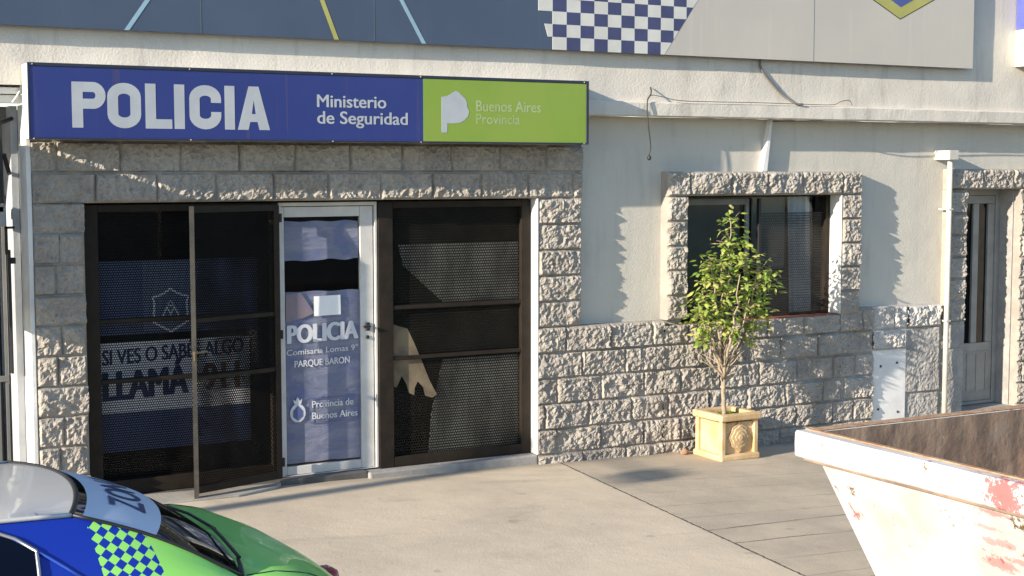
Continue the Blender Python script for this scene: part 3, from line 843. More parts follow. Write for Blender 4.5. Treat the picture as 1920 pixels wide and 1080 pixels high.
def chequer_mat():
    k = NT('banner_chequers')
    o = k.xyz()
    u = k.math('FLOOR', k.math('DIVIDE', k.math('SUBTRACT', o[0], 5.505 - 5.3 - 40 * cwid), cwid))
    v = k.math('FLOOR', k.math('DIVIDE', k.math('SUBTRACT', o[2], bz0 - 3.148 - 40 * ch), ch))
    p = k.math('MODULO', k.math('ADD', u, v), 2.0)
    w = k.ramp(k.noise(5, 4), 0.35, 0.65)
    k.color(k.mix(k.math('GREATER_THAN', p, 0.5), k.mix(w, (0.60, 0.60, 0.57), (0.54, 0.54, 0.51)), k.mix(w, (0.055, 0.062, 0.15), (0.045, 0.052, 0.13))))
    k.set(Roughness=0.5)
    return k.m
pg = [(5.505, bz0), (edge(bz0) - .002, bz0), (edge(bz0 + 1.45) - .002, bz0 + 1.45)]
steps = [0, -.075, 0, -1, -1, -2, -1, -2, -2, -3, -2, -3, -3, -4, -3]
for r in range(14, -1, -1):
    x = 5.505 + steps[r] * cwid if r != 1 else 5.505 - 0.07
    pg += [(x, bz0 + (r + 1) * ch), (x + (0.03 if r == 1 else 0), bz0 + r * ch)]
b = MB(); b.prism_y(pg[:-1], BY - .0032, BY - .0002); b.build('chequers', chequer_mat(), BN)
b = MB()
for xa, xb, w in ((2.356, 3.40, .016), (4.452, 3.57, .016)):
    b.prism_y([(xa - w, bz0), (xa + w, bz0), (xb + w, bz0 + 1.5), (xb - w, bz0 + 1.5)], BY - .0022, BY - .0004)
b.build('sky_blue_stripe', M['bn_sky'], BN)
b = MB(); b.prism_y([(3.79 - .016, bz0), (3.79 + .016, bz0), (3.20 + .016, bz0 + 1.5), (3.20 - .016, bz0 + 1.5)], BY - .0022, BY - .0004); b.build('yellow_stripe', M['bn_yellow'], BN)
b = MB(); b2 = MB(); b3 = MB()
cx = 8.948; zt = 3.545
b3.prism_y([(cx, zt - .008), (cx + .46, zt + .21), (cx + .46, zt + .9), (cx - .46, zt + .9), (cx - .46, zt + .21)], BY - .0026, BY - .0004)
b.prism_y([(cx, zt), (cx + .45, zt + .215), (cx + .45, zt + .89), (cx - .45, zt + .89), (cx - .45, zt + .215)], BY - .004, BY - .0028)
b2.prism_y([(cx, zt + .098), (cx + .33, zt + .255), (cx + .33, zt + .78), (cx - .33, zt + .78), (cx - .33, zt + .255)], BY - .0055, BY - .0042)
b3.build('shield_outline', M['black'], BN); b.build('shield', M['bn_yellow'], BN); b2.build('shield_centre', M['bn_blue'], BN)

# ------------------------------------------------------------------ box sign at the right edge
PJ = empty('wall_box_sign', (10.9, -0.2, 3.18), 'blue, white and lime box sign at the right end of the facade', 'sign')
b = MB(); b.box(10.425, 12.2, -0.30, -0.135, 3.52, 4.5, 0.004); b.build('blue_panel', mat('box_sign_blue', (0.10, 0.12, 0.45), (0.07, 0.09, 0.38), 0.4), PJ)
b = MB(); b.box(10.41, 12.2, -0.302, -0.135, 3.19, 3.518, 0.004); b.build('white_panel', mat('box_sign_white', (0.75, 0.76, 0.68), None, 0.4), PJ)
b = MB(); b.prism_y([(10.505, 3.20), (12.19, 3.20), (12.19, 3.51), (10.46, 3.51)], -0.306, -0.3025); b.build('lime_panel', mat('box_sign_lime', (0.40, 0.55, 0.06), None, 0.4), PJ)
b = MB(); b.prism_y([(10.47, 3.52), (10.50, 3.52), (10.475, 4.49), (10.445, 4.49)], -0.304, -0.3005); b.build('dark_stripe', M['print_navy'], PJ)

# ------------------------------------------------------------------ pipes and cables on the wall
M['pipe'] = mat('cream_pipe', (0.56, 0.54, 0.48), (0.46, 0.44, 0.39), 0.6, 6)
b = MB()
DP = empty('downpipe', (9.655, -0.10, 0), 'white downpipe with a square head left of the side door', 'pipe')
b.tube([(9.655, -0.125, 2.345), (9.655, -0.125, 1.2), (9.652, -0.125, -0.15)], 0.024, 12); b.build('pipe', M['pipe'], DP, smooth=True)
b = MB(); b.box(9.585, 9.70, -0.185, 0.0, 2.345, 2.43, 0.006); b.build('pipe_head', M['pipe'], DP)
for z in (0.9, 1.9):
    b = MB(); b.box(9.628, 9.683, -0.151, -0.02, z, z + .014, 0.002); b.build('bracket', M['pipe'], DP)
b = MB(); b.prism_y([(7.688, 2.674), (7.704, 2.674), (7.655, 2.246), (7.60, 2.246)], -0.06, 0.0)
tag(b.build('conduit_cover', M['white_metal'], bevel=0.004), 'short white boxed conduit between the ledge and the window surround', 'conduit')
def cable(name, pts, r, m, label, ball=None):
    b = MB()
    P = [Vector(p) for p in pts]
    out = []
    for i in range(len(P) - 1):
        p0, p1, p2, p3 = P[max(i - 1, 0)], P[i], P[i + 1], P[min(i + 2, len(P) - 1)]
        for k in range(6):
            t = k / 6
            out.append(0.5 * ((2 * p1) + (p2 - p0) * t + (2 * p0 - 5 * p1 + 4 * p2 - p3) * t * t + (3 * p1 - p0 - 3 * p2 + p3) * t ** 3))
    out.append(P[-1])
    b.tube(out, r, 6)
    if ball: b.tube([ball, Vector(ball) + Vector((0, 0, -.012)), Vector(ball) + Vector((0, 0, -.03)), Vector(ball) + Vector((0, 0, -.04))], [0.006, .016, .016, .004], 8)
    return tag(b.build(name, m, smooth=True), label, 'cable')
cable('hanging_cable', [(6.43, -0.14, 2.90), (6.40, -0.19, 2.85), (6.36, -0.205, 2.80), (6.352, -0.21, 2.74), (6.36, -0.215, 2.6), (6.385, -0.21, 2.45), (6.376, -0.205, 2.37)], 0.0055, M['cable_black'], 'thin black cable hanging from the ledge with a small ball at its end', (6.376, -0.205, 2.372))
cable('drop_cable', [(7.49, -0.15, 3.15), (7.505, -0.145, 3.08), (7.60, -0.145, 2.98), (7.73, -0.15, 2.87), (7.83, -0.19, 2.803), (7.90, -0.20, 2.797)], 0.010, M['cable'], 'grey cable curving down from the facade board to the ledge', None)
cable('ledge_cable', [(6.36, -0.19, 2.80), (6.40, -0.20, 2.835), (6.50, -0.20, 2.825), (6.65, -0.205, 2.80), (6.95, -0.20, 2.797), (7.4, -0.20, 2.80), (7.9, -0.20, 2.798), (8.22, -0.195, 2.80), (8.32, -0.19, 2.83), (8.42, -0.18, 2.84), (8.46, -0.17, 2.80)], 0.0032, M['cable'], 'loose grey cable lying along the top of the ledge', None)
cable('wall_cable', [(7.70, -0.02, 2.66), (8.2, -0.19, 2.665), (8.9, -0.195, 2.658), (9.6, -0.195, 2.668), (10.6, -0.195, 2.655), (11.5, -0.195, 2.665)], 0.005, M['cable'], 'thin cable clipped under the ledge on the right', None)

# ------------------------------------------------------------------ neighbour on the left
NB = empty('neighbouring_building', (0.5, 0.3, 0), 'pale rendered building at the left edge with a dark recessed gateway', 'building')
b = MB(); b.box(-6.0, 1.733, 0.04, 0.3, 2.73, 2.795); b.box(-6.0, 0.0, 0.1, 0.3, -0.3, 2.728); b.build('wall', M['stucco_up'], NB)
b = MB(); b.box(-6.0, 1.732, -0.09, 0.038, 2.735, 2.775, 0.005); b.box(-6.0, 1.732, -0.05, 0.038, 2.68, 2.73, 0.005); b.build('moulding', M['white_wall'], NB)
b = MB(); b.box(1.69, 1.733, 0.165, 0.75, -0.2, 2.67); b.build('side_wall', mat('shaded_white_render', (0.40, 0.42, 0.44), (0.33, 0.35, 0.37), 0.9, 4, 0.2, 40), NB)  # blue-grey shade of the deep white return put into the colour
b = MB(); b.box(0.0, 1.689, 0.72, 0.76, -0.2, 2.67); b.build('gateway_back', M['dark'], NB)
b = MB(); b.box(0.0, 1.689, 0.30, 0.72, 2.60, 2.67); b.build('gateway_soffit', mat('grey_soffit', (0.20, 0.20, 0.20), None, 0.9), NB)
GG = bpy.data.objects.new('iron_gate', None); COL.objects.link(GG); GG.parent = NB
b = MB()
for i, x in enumerate((0.2, 0.36, 0.52, 0.68, 0.84, 1.0, 1.16, 1.32, 1.48, 1.60, 1.655)):
    b.box(x, x + .022, 0.40, 0.425, 0.10, 2.05, 0.002)
b.box(0.1, 1.68, 0.39, 0.435, 2.05, 2.10, 0.003); b.box(0.1, 1.68, 0.395, 0.43, 0.86, 0.90, 0.003)
b.build('gate_bars', mat('grey_iron', (0.16, 0.16, 0.155), (0.12, 0.12, 0.115), 0.6), GG)
b = MB(); b.box(0.1, 1.64, 0.436, 0.442, 0.12, 0.86); b.build('gate_plate', M['black'], GG)
b = MB()
b.box(1.60, 1.62, 0.05, 0.09, 2.05, 2.56, 0.003); b.tube([(1.30, 0.10, 2.47), (1.62, 0.07, 2.56), (1.70, 0.16, 2.59)], 0.013)
b.tube([(1.63, 0.07, 2.36), (1.665, 0.12, 2.25), (1.675, 0.16, 2.24)], 0.014)
b.box(1.63, 1.645, 0.10, 0.13, 1.72, 1.90, 0.002); b.box(1.63, 1.69, 0.10, 0.13, 1.885, 1.90, 0.002)
b.box(1.645, 1.66, 0.10, 0.14, 0.95, 1.75, 0.003); b.box(1.65, 1.69, 0.10, 0.13, 1.66, 1.70, 0.004)
b.build('awning_arm', M['black'], NB)
b = MB(); b.box(1.585, 1.64, 0.12, 0.16, 1.90, 2.04, 0.004); b.box(1.54, 1.63, 0.12, 0.2, 1.99, 2.03, 0.004); b.build('meter_box', mat('pale_meter_box', (0.40, 0.42, 0.43), None, 0.6), NB)
b = MB(); b.box(1.185, 1.215, -0.50, 0.03, 1.40, 2.585, 0.004)  # unseen panel added to shade the left pier and return
b.build('shade_panel', M['white_metal'], NB)
cable('neighbour_cable', [(1.4, -0.1, 2.84), (1.60, -0.10, 2.86), (1.68, -0.1, 2.87), (1.715, -0.1, 2.80), (1.70, -0.1, 2.74), (1.66, -0.1, 2.68)], 0.006, M['white_metal'], 'looped pale cable at the left end of the ledge', None)

# ------------------------------------------------------------------ things on the pavement
# concrete ramp slab in front of the gate
b = MB(); b.prism_z([(2.10, -0.055), (3.40, -0.055), (3.34, -0.14), (3.02, -0.285), (2.10, -0.33)], lambda x, y: gz(x) - .03, lambda x, y: gz(x) + 0.012 + (y + .3) * 0.05)
tag(b.build('ramp_slab', M['kerb'], bevel=0.004), 'low pale concrete slab on the pavement below the open gate', 'slab')
# planter
PLX0, PLX1, PLY0, PLY1 = 6.825, 7.19, -0.575, -0.215
PZ = gz(7.0) - 0.002
def clay_mat():
    k = NT('ochre_clay')
    col = k.mix(k.ramp(k.noise(6, 5, 0.6), 0.35, 0.65), (0.62, 0.455, 0.265), (0.48, 0.325, 0.16))
    col = k.mix(k.ramp(k.noise(16, 5, 0.7), 0.60, 0.70, 0, 0.7), col, (0.68, 0.57, 0.40))
    k.color(col); k.set(Roughness=0.75)
    k.bump(k.noise(40, 4, 0.6), 0.25, 0.01)
    return k.m
M['clay'] = clay_mat()
PT = empty('planter', (7.0, -0.395, PZ), 'square ochre clay planter with a moulded diamond on its front', 'planter')
b = MB()
e = 0.030
b.box(PLX0 + e, PLX1 - e, PLY0 + e, PLY1 - e, PZ + .03, PZ + .30, 0.006)
for x in (PLX0 + .004, PLX1 - .044):
    for y in (PLY0 + .004, PLY1 - .044):
        b.box(x, x + .04, y, y + .04, PZ + .035, PZ + .315, 0.006)
b.box(PLX0 - .010, PLX1 + .010, PLY0 - .010, PLY1 + .010, PZ, PZ + .052, 0.014)
b.build('pot_body', M['clay'], PT)
b = MB()
r0, r1 = 0.016, 0.045
for (xa, xb, ya, yb) in ((PLX0 - r0, PLX1 + r0, PLY0 - r0, PLY0 + r1), (PLX0 - r0, PLX1 + r0, PLY1 - r1, PLY1 + r0), (PLX0 - r0, PLX0 + r1, PLY0 + r1 + .001, PLY1 - r1 - .001), (PLX1 - r1, PLX1 + r0, PLY0 + r1 + .001, PLY1 - r1 - .001)):
    b.box(xa, xb, ya, yb, PZ + .316, PZ + .372, 0.013)
b.build('rim', M['clay'], PT)
def rosette(b, c, nrm_y):
    cx_, cz_ = c
    for q, (rad, hh) in enumerate(((0.10, 0.016), (0.078, 0.025), (0.048, 0.031), (0.02, 0.037))):
        pts = []
        for i in range(24):
            a = 2 * math.pi * i / 24
            rr = rad * (1.0 / (abs(math.cos(a)) + abs(math.sin(a))) * 0.55 + 0.62) * (1 + 0.06 * math.cos(8 * a + q))
            pts.append((cx_ + rr * math.cos(a) * 0.86, cz_ + rr * math.sin(a)))
        b.prism_y(pts, nrm_y - hh, nrm_y + .002)
b = MB(); rosette(b, (7.008, PZ + .183), PLY0 + e); b.build('diamond_relief', M['clay'], PT)
b = MB()
def soil(s, t): return (s, t, PZ + 0.325 + 0.012 * noise.noise(Vector((s * 14, t * 14, 0))))
b.grid(soil, lin(PLX0 + .03, PLX1 - .03, 12), lin(PLY0 + .03, PLY1 - .03, 12)); b.build('soil', mat('soil', (0.09, 0.065, 0.04), (0.06, 0.045, 0.03), 0.95, 20, 0.4, 50), PT)
def leaf_mat(name, ca, cb, cc):
    k = NT(name)
    g = k.n('ShaderNodeNewGeometry')
    rnd = g.outputs['Random Per Island']
    col = k.mix(k.ramp(rnd, 0.0, 0.6), ca, cb)
    col = k.mix(k.ramp(rnd, 0.72, 0.95), col, cc)
    k.color(col); k.set(Roughness=0.42)
    k.b.inputs['Specular IOR Level'].default_value = 0.5
    tl = k.n('ShaderNodeBsdfTranslucent'); k.link(col, tl.inputs[0])
    mx = k.n('ShaderNodeMixShader'); mx.inputs[0].default_value = 0.42
    k.link(k.b.outputs[0], mx.inputs[1]); k.link(tl.outputs[0], mx.inputs[2])
    k.link(mx.outputs[0], k.out.inputs[0])
    return k.m
M['leaf'] = leaf_mat('ficus_leaf', (0.16, 0.27, 0.05), (0.40, 0.49, 0.10), (0.58, 0.54, 0.20))
M['weed'] = leaf_mat('weed_leaf', (0.10, 0.20, 0.03), (0.18, 0.30, 0.04), (0.24, 0.30, 0.05))
def leaf(b, p, d, up, L, w):
    d = d.normalized(); s = d.cross(up)
    if s.length < 1e-3: s = d.cross(Vector((1, 0, 0)))
    s.normalize(); n = s.cross(d)
    q = [p, p + d * L * .35 + s * w - n * w * .25, p + d * L * .7 + s * w * .7 - n * L * .12, p + d * L - n * L * .22, p + d * L * .7 - s * w * .7 - n * L * .12, p + d * L * .35 - s * w - n * w * .25, p + d * L * .4 + n * w * .1]
    b.add(q, [(0, 1, 6), (1, 2, 6), (2, 3, 6), (3, 4, 6), (4, 5, 6), (5, 0, 6)])
rl = random.Random(11)
b = MB()
for i in range(170):
    a = rl.random() * 6.28
    p = Vector((rl.uniform(PLX0 + .05, PLX1 - .05), rl.uniform(PLY0 + .05, PLY1 - .05), PZ + .325))
    d = Vector((math.cos(a), math.sin(a), rl.uniform(.3, 1.6)))
    leaf(b, p, d, Vector((0, 0, 1)), rl.uniform(.02, .045), rl.uniform(.005, .011))
b.build('weeds', M['weed'], PT)

# the young tree in the planter
TR = empty('potted_tree', (6.985, -0.39, PZ + .325), 'young leafy green tree with bare lower twigs growing in the clay planter', 'tree')
bark = mat('pale_bark', (0.36, 0.29, 0.20), (0.26, 0.21, 0.15), 0.9, 18, 0.4, 60)
b = MB()
root_p = Vector((6.985, -0.39, PZ + .31))
tips = []
def limb(p0, p1, r0, r1, wob=0.02, n=6):
    pts = []
    for i in range(n + 1):
        t = i / n
        p = p0.lerp(p1, t) + Vector((rl.uniform(-1, 1), rl.uniform(-1, 1), 0)) * wob * math.sin(t * math.pi)
        pts.append(p)
    b.tube(pts, [r0 + (r1 - r0) * i / n for i in range(n + 1)], 6)
    return pts
fork = Vector((6.975, -0.39, 0.60))
limb(root_p, fork, 0.022, 0.017, 0.006)
limb(Vector((7.0, -0.375, PZ + .31)), Vector((7.0, -0.37, 0.70)), 0.012, 0.008, 0.006)
mains = []
for tx, ty, tz in ((7.02, -0.40, 1.88), (6.80, -0.45, 1.52), (6.72, -0.38, 1.25), (7.30, -0.42, 1.50), (7.40, -0.36, 1.32), (6.95, -0.62, 1.45), (7.08, -0.20, 1.58), (7.10, -0.55, 1.25), (6.86, -0.25, 1.30)):
    mid = Vector((6.985 + (tx - 6.985) * .45, -0.39 + (ty + .39) * .45, 0.60 + (tz - .6) * .42))
    limb(fork, mid, 0.014, 0.010, 0.012)
    pp = limb(mid, Vector((tx, ty, tz)), 0.010, 0.004, 0.018)
    mains.append([mid] + pp)
# bare lower twigs
for i in range(34):
    z = rl.uniform(.55, .95)
    a = rl.random() * 6.28
    s = fork + Vector((0, 0, z - .6)) * 0.8
    e_ = s + Vector((math.cos(a) * rl.uniform(.1, .27), math.sin(a) * rl.uniform(.08, .2), rl.uniform(.06, .25)))
    limb(s, e_, 0.006, 0.002, 0.02, 4)
# clumps of leaves (centre, radius)
clumps = [((7.03, -.40, 1.84), .085, .12), ((7.03, -.40, 1.68), .14, .14), ((7.10, -.42, 1.56), .16, .12), ((6.93, -.38, 1.52), .12, .12), ((6.76, -.44, 1.50), .085, .085), ((6.80, -.42, 1.40), .10, .08),
          ((7.30, -.42, 1.46), .14, .12), ((7.40, -.38, 1.36), .11, .10), ((7.22, -.40, 1.32), .15, .13), ((6.95, -.45, 1.34), .15, .13), ((6.74, -.40, 1.25), .12, .11), ((6.72, -.38, 1.12), .11, .10),
          ((6.84, -.44, 1.14), .12, .10), ((7.02, -.42, 1.18), .15, .12), ((7.10, -.30, 1.40), .14, .12), ((7.18, -.45, 1.16), .11, .10), ((7.30, -.36, 1.20), .10, .09), ((7.36, -.40, 1.08), .07, .09),
          ((6.80, -.36, 1.0), .07, .08), ((6.98, -.42, 1.02), .09, .09), ((6.76, -.42, .92), .05, .06), ((7.22, -.42, .93), .05, .07), ((7.06, -.40, .95), .06, .06), ((7.24, -.40, 1.02), .05, .05)]
for c, rr, rz in clumps:
    cv = Vector(c)
    near = min((p for m_ in mains for p in m_), key=lambda p: (p - cv).length)
    limb(near, cv, 0.005, 0.002, 0.01, 4)
    for k in range(5):
        a = rl.random() * 6.28; el = rl.uniform(-.5, 1)
        limb(cv, cv + Vector((math.cos(a) * rr, math.sin(a) * rr * .8, el * rz)) * .9, 0.003, 0.0012, 0.01, 3)
b.build('trunk', bark, TR, smooth=True)
b = MB()
for c, rr, rz in clumps:
    cv = Vector(c)
    n = int(46 * (rr / .12) ** 1.7) + 16
    for k in range(n):
        v = Vector((rl.gauss(0, .5), rl.gauss(0, .5), rl.gauss(0, .5)))
        if v.length > 1.25: v *= 1.25 / v.length
        p = cv + Vector((v.x * rr, v.y * rr * .9, v.z * rz))
        a = rl.random() * 6.28
        d = Vector((math.cos(a) + v.x, math.sin(a) + v.y, rl.uniform(-.9, .5)))
        leaf(b, p, d, Vector((rl.uniform(-.5, .5), rl.uniform(-.5, .5), 1)), rl.choice((.03, .042, .052, .062, .075)), rl.uniform(.014, .025))
b.build('crown', M['leaf'], TR)
# small rubble by the planter and the gate
def rubble(loc, s, seed, label):
    bm = bmesh.new(); bmesh.ops.create_icosphere(bm, subdivisions=2, radius=1)
    for v in bm.verts:
        k = 1 + .3 * noise.noise(v.co * 1.3 + Vector((seed, 0, 0)))
        v.co = Vector((loc[0] + v.co.x * s * k * 1.3, loc[1] + v.co.y * s * k, loc[2] + v.co.z * s * k * .8))
    bm.verts.index_update()
    b = MB(); b.add([v.co[:] for v in bm.verts], [[v.index for v in f.verts] for f in bm.faces]); bm.free()
    tag(b.build('rubble', mat('brick_rubble', (0.36, 0.22, 0.14), (0.25, 0.15, 0.10), 0.95, 20)), label, 'rubble')
rubble((6.74, -0.20, gz(6.74) + .02), 0.03, 1.0, 'small brown lump of rubble on the pavement left of the planter')

# ------------------------------------------------------------------ skip
SK = empty('waste_skip', (6.2, -5.0, gz(6.2) - ROAD_D), 'white painted steel waste skip with rust and red patches, cropped at the right edge', 'skip')
def skip_paint():
    k = NT('worn_white_skip_paint')
    col = k.mix(k.ramp(k.noise(3, 5, 0.6), 0.4, 0.7), (0.64, 0.63, 0.61), (0.50, 0.475, 0.45))
    red = k.ramp(k.noise(9, 6, 0.75, stretch=(1, 1, 0.7)), 0.585, 0.64)
    zone = k.ramp(k.noise(1.7, 2, 0.5), 0.45, 0.58)
    red = k.math('MULTIPLY', red, zone)
    col = k.mix(k.math('MULTIPLY', red, 0.85), col, (0.46, 0.085, 0.075))
    o = k.xyz()
    def blob(y, z, ry, rz):
        a = k.math('DIVIDE', k.math('SUBTRACT', o[1], y), ry); c = k.math('DIVIDE', k.math('SUBTRACT', o[2], z), rz)
        d = k.math('SQRT', k.math('ADD', k.math('MULTIPLY', a, a), k.math('MULTIPLY', c, c)))
        return k.ramp(k.math('ADD', d, k.math('MULTIPLY', k.math('SUBTRACT', k.noise(24, 5, 0.8), 0.5), 4.2)), 0.75, 1.05, 1.0, 0.0)
    for y, z, ry, rz, al in ((-0.46, 1.10, .10, .09, .85), (-0.30, 0.985, .10, .016, .5), (-0.22, 0.90, .09, .012, .4), (-0.24, 0.83, .11, .022, .45), (-0.45, 0.80, .1, .04, .6), (-0.35, 0.76, .10, .018, .5), (-0.2, 0.72, .10, .03, .5)):
        col = k.mix(k.math('MULTIPLY', blob(y, z, ry, rz), al), col, (0.40, 0.06, 0.06))
    col = k.mix(blob(-0.50, 0.955, .10, .05), col, (0.14, 0.095, 0.05))
    rust = k.ramp(k.noise(6.5, 7, 0.78), 0.615, 0.665)
    col = k.mix(rust, col, (0.17, 0.095, 0.055))
    sp = k.ramp(k.noise(42, 3, 0.6), 0.70, 0.74)
    col = k.mix(k.math('MULTIPLY', sp, 0.7), col, (0.30, 0.22, 0.20))
    k.color(col); k.set(Roughness=0.55)
    k.bump(k.noise(5, 4, 0.6), 0.25, 0.02)
    return k.m
def rust_mat():
    k = NT('rusty_skip_inside')
    w = k.noise(4.0, 6, 0.65, stretch=(1.6, 1, 0.45), dist=0.6)
    col = k.mix(k.ramp(w, 0.35, 0.62), (0.30, 0.215, 0.155), (0.165, 0.115, 0.085))
    col = k.mix(k.ramp(k.noise(2.4, 4, 0.6, stretch=(1.5, 1, 0.5)), 0.55, 0.72, 0, .8), col, (0.38, 0.235, 0.155))
    col = k.mix(k.ramp(k.noise(30, 3), 0.68, 0.75), col, (0.40, 0.36, 0.31))
    col = k.mix(k.ramp(k.noise(1.8, 3, 0.6), 0.6, 0.75, 0, .6), col, (0.26, 0.23, 0.215))
    k.color(col); k.set(Roughness=0.8)
    k.bump(k.noise(9, 5, 0.6), 0.5, 0.02)
    return k.m
M['skip'] = skip_paint(); M['rust'] = rust_mat()
M['rust_edge'] = mat('rusted_edge', (0.30, 0.16, 0.085), (0.42, 0.28, 0.17), 0.8, 14, 0.3, 60)
kx0, kx1, ky0, ky1, kzt = 4.55, 7.9, -5.86, -4.16, 1.0
kzb = gz(6) - ROAD_D + 0.06
b = MB()
t = 0.006
# body: sloping ends, upright long sides, outside and inside skins
bx0t, bx1t, bx0b, bx1b = kx0 + .075, kx1 - .075, kx0 + .68, kx1 - .68
by0, by1 = ky0 + .06, ky1 - .06
zt_ = kzt - 0.10
out = [(bx0b, by0, kzb), (bx1b, by0, kzb), (bx1b, by1, kzb), (bx0b, by1, kzb), (bx0t, by0, zt_), (bx1t, by0, zt_), (bx1t, by1, zt_), (bx0t, by1, zt_)]
b.add(out, [(0, 3, 2, 1), (1, 2, 6, 5)])
def dent(y, z, k=1.0): return k * (0.010 * noise.noise(Vector((y * 2.2, z * 2.6, 4))) + 0.004 * noise.noise(Vector((y * 7, z * 7, 9))))
def pln(a, b_, c, d, s_, t_): return (Vector(a).lerp(Vector(b_), s_)).lerp(Vector(d).lerp(Vector(c), s_), t_)
def wob(s_, t_): return min(1.0, 8 * min(s_, 1 - s_, t_, 1 - t_))
b.grid(lambda s_, t_: pln(out[3], out[0], out[4], out[7], s_, t_) + Vector((dent(s_ * 1.6, t_) * wob(s_, t_), 0, 0)), lin(0, 1, 40), lin(0, 1, 24))
b.grid(lambda s_, t_: pln(out[0], out[1], out[5], out[4], s_, t_) + Vector((0, dent(s_ * 3, t_) * wob(s_, t_), 0)), lin(0, 1, 50), lin(0, 1, 20))
b.grid(lambda s_, t_: pln(out[2], out[3], out[7], out[6], s_, t_) + Vector((0, dent(s_ * 3 + 5, t_) * wob(s_, t_), 0)), lin(0, 1, 50), lin(0, 1, 20))
b.build('shell', M['skip'], SK, smooth=False)
b = MB()
g = 0.02
inn = [(bx0b + g, by0 + g, kzb + g), (bx1b - g, by0 + g, kzb + g), (bx1b - g, by1 - g, kzb + g), (bx0b + g, by1 - g, kzb + g)]
top = [(bx0t + g, by0 + g, kzt - .005), (bx1t - g, by0 + g, kzt - .005), (bx1t - g, by1 - g, kzt - .005), (bx0t + g, by1 - g, kzt - .005)]
b.add(inn + top, [(1, 2, 3, 0), (4, 5, 1, 0), (5, 6, 2, 1), (6, 7, 3, 2), (7, 4, 0, 3)])
b.build('inside', M['rust'], SK)
# folded rim all round
b = MB()
hb = 0.128
prof = [(.078, -hb + .004), (.006, -hb), (0, -hb + .008), (-.001, -.06), (0, -.012), (.007, -.003), (.085, -.003)]
def rimpt(s_, t_):
    x, z = prof[int(t_)]
    y = ky0 + (ky1 - ky0) * s_
    d = 0.006 * noise.noise(Vector((y * 2.5, t_ * .3, 2))) + 0.003 * noise.noise(Vector((y * 9, t_, 6)))
    return (kx0 + x + d, y, kzt + z + (0.005 * noise.noise(Vector((y * 1.8, 0, 7))) if t_ > 3 else 0.004 * noise.noise(Vector((y * 2.1, 3, 7)))))
b.grid(rimpt, lin(0, 1, 70), list(range(7)), flip=True)
b.add([rimpt(0, t_) for t_ in range(7)], [(0, 1, 2, 3, 4, 5, 6)]); b.add([rimpt(1, t_) for t_ in range(7)], [(6, 5, 4, 3, 2, 1, 0)])
b.box(kx1 - .085, kx1, ky0, ky1, kzt - hb, kzt - .002, 0.006)
b.box(kx0 + .0855, kx1 - .0855, ky0 + .001, ky0 + .07, kzt - hb, kzt - .003, 0.006); b.box(kx0 + .0855, kx1 - .0855, ky1 - .07, ky1 - .001, kzt - hb, kzt - .003, 0.006)
b.build('rim', M['skip'], SK)
b = MB()
for x0, x1, y0_, y1_ in ((kx0 + .060, kx0 + .086, ky0 + .002, ky1 - .002), (kx0 + .09, kx1 - .09, ky1 - .070, ky1 - .010)):
    b.box(x0, x1, y0_, y1_, kzt - .0025, kzt + .004, 0.002)
b.build('rusty_edge', M['rust_edge'], SK)
b = MB(); b.box(kx0 + .010, kx0 + .078, ky0 + .03, ky1 - .05, kzt - hb - .013, kzt - hb - .0005, 0.002); b.box(kx0 + .079, kx1 - .08, ky1 - .066, ky1 - .012, kzt - hb - .013, kzt - hb - .0005, 0.002); b.build('rim_seam', M['rust'], SK)
b = MB()
for y in (ky0 + .4, ky1 - .4):
    b.box(bx0b, bx1b, y, y + .1, gz(6) - ROAD_D, kzb - .001, 0.004)
b.build('skid', M['black'], SK)
for x in (5.6, 6.8):
    for y, s in ((ky0 + .055, -1), (ky1 - .055, 1)):
        b = MB(); b.tube([(x, y, .72), (x, y + s * .09, .72)], 0.035, 12); b.build('lifting_lug', M['rust'], SK)

# ------------------------------------------------------------------ police car
CX, CY, CZ = 1.44, -4.52, gz(0.8) - ROAD_D + 0.0
CAR = empty('police_car', (CX, CY, CZ), 'blue and lime green police car with a silver roof, cropped at the bottom left corner', 'car')
CZ0 = CZ - 0.043
def cw(x, y, z): return (CX + x, CY + y, CZ0 + z)
def livery():
    k = NT('police_livery')
    o = k.xyz()
    blue = k.math('LESS_THAN', k.math('ADD', o[0], k.math('MULTIPLY', o[2], 0.16)), -0.27)
    u = k.math('DIVIDE', k.math('ADD', o[0], k.math('MULTIPLY', o[2], 1.25)), 0.038)
    v = k.math('DIVIDE', k.math('SUBTRACT', o[0], k.math('MULTIPLY', o[2], 1.25)), 0.038)
    ck = k.math('MODULO', k.math('ABSOLUTE', k.math('ADD', k.math('FLOOR', u), k.math('FLOOR', v))), 2.0)
    ck = k.math('GREATER_THAN', ck, 0.5)
    side = k.math('MULTIPLY', k.math('LESS_THAN', k.math('ADD', o[0], k.math('MULTIPLY', o[2], 0.3)), 0.06), k.math('GREATER_THAN', k.math('ABSOLUTE', o[1]), 0.50))
    fac = k.math('MAXIMUM', blue, k.math('MULTIPLY', ck, side))
    col = k.mix(fac, (0.27, 0.66, 0.13), (0.004, 0.026, 0.31))
    k.color(col); k.set(Roughness=0.4)
    k.b.inputs['Coat Weight'].default_value = 0.35
    k.b.inputs['Coat Roughness'].default_value = 0.04
    return k.m
M['livery'] = livery()
M['blue_edge'] = mat('blue_door_edge', (0.03, 0.09, 0.50), None, 0.3, coat=0.6)
M['roof_paint'] = mat('silver_roof', (0.56, 0.55, 0.52), (0.52, 0.51, 0.48), 0.28, 1, coat=0.5)
M['car_glass'] = glass_mat('car_glass', (0.10, 0.12, 0.13), 0.03)
M['tyre'] = mat('tyre', (0.02, 0.02, 0.02), None, 0.85)
M['rim_m'] = mat('wheel_rim', (0.45, 0.45, 0.46), None, 0.35, metal=0.7)
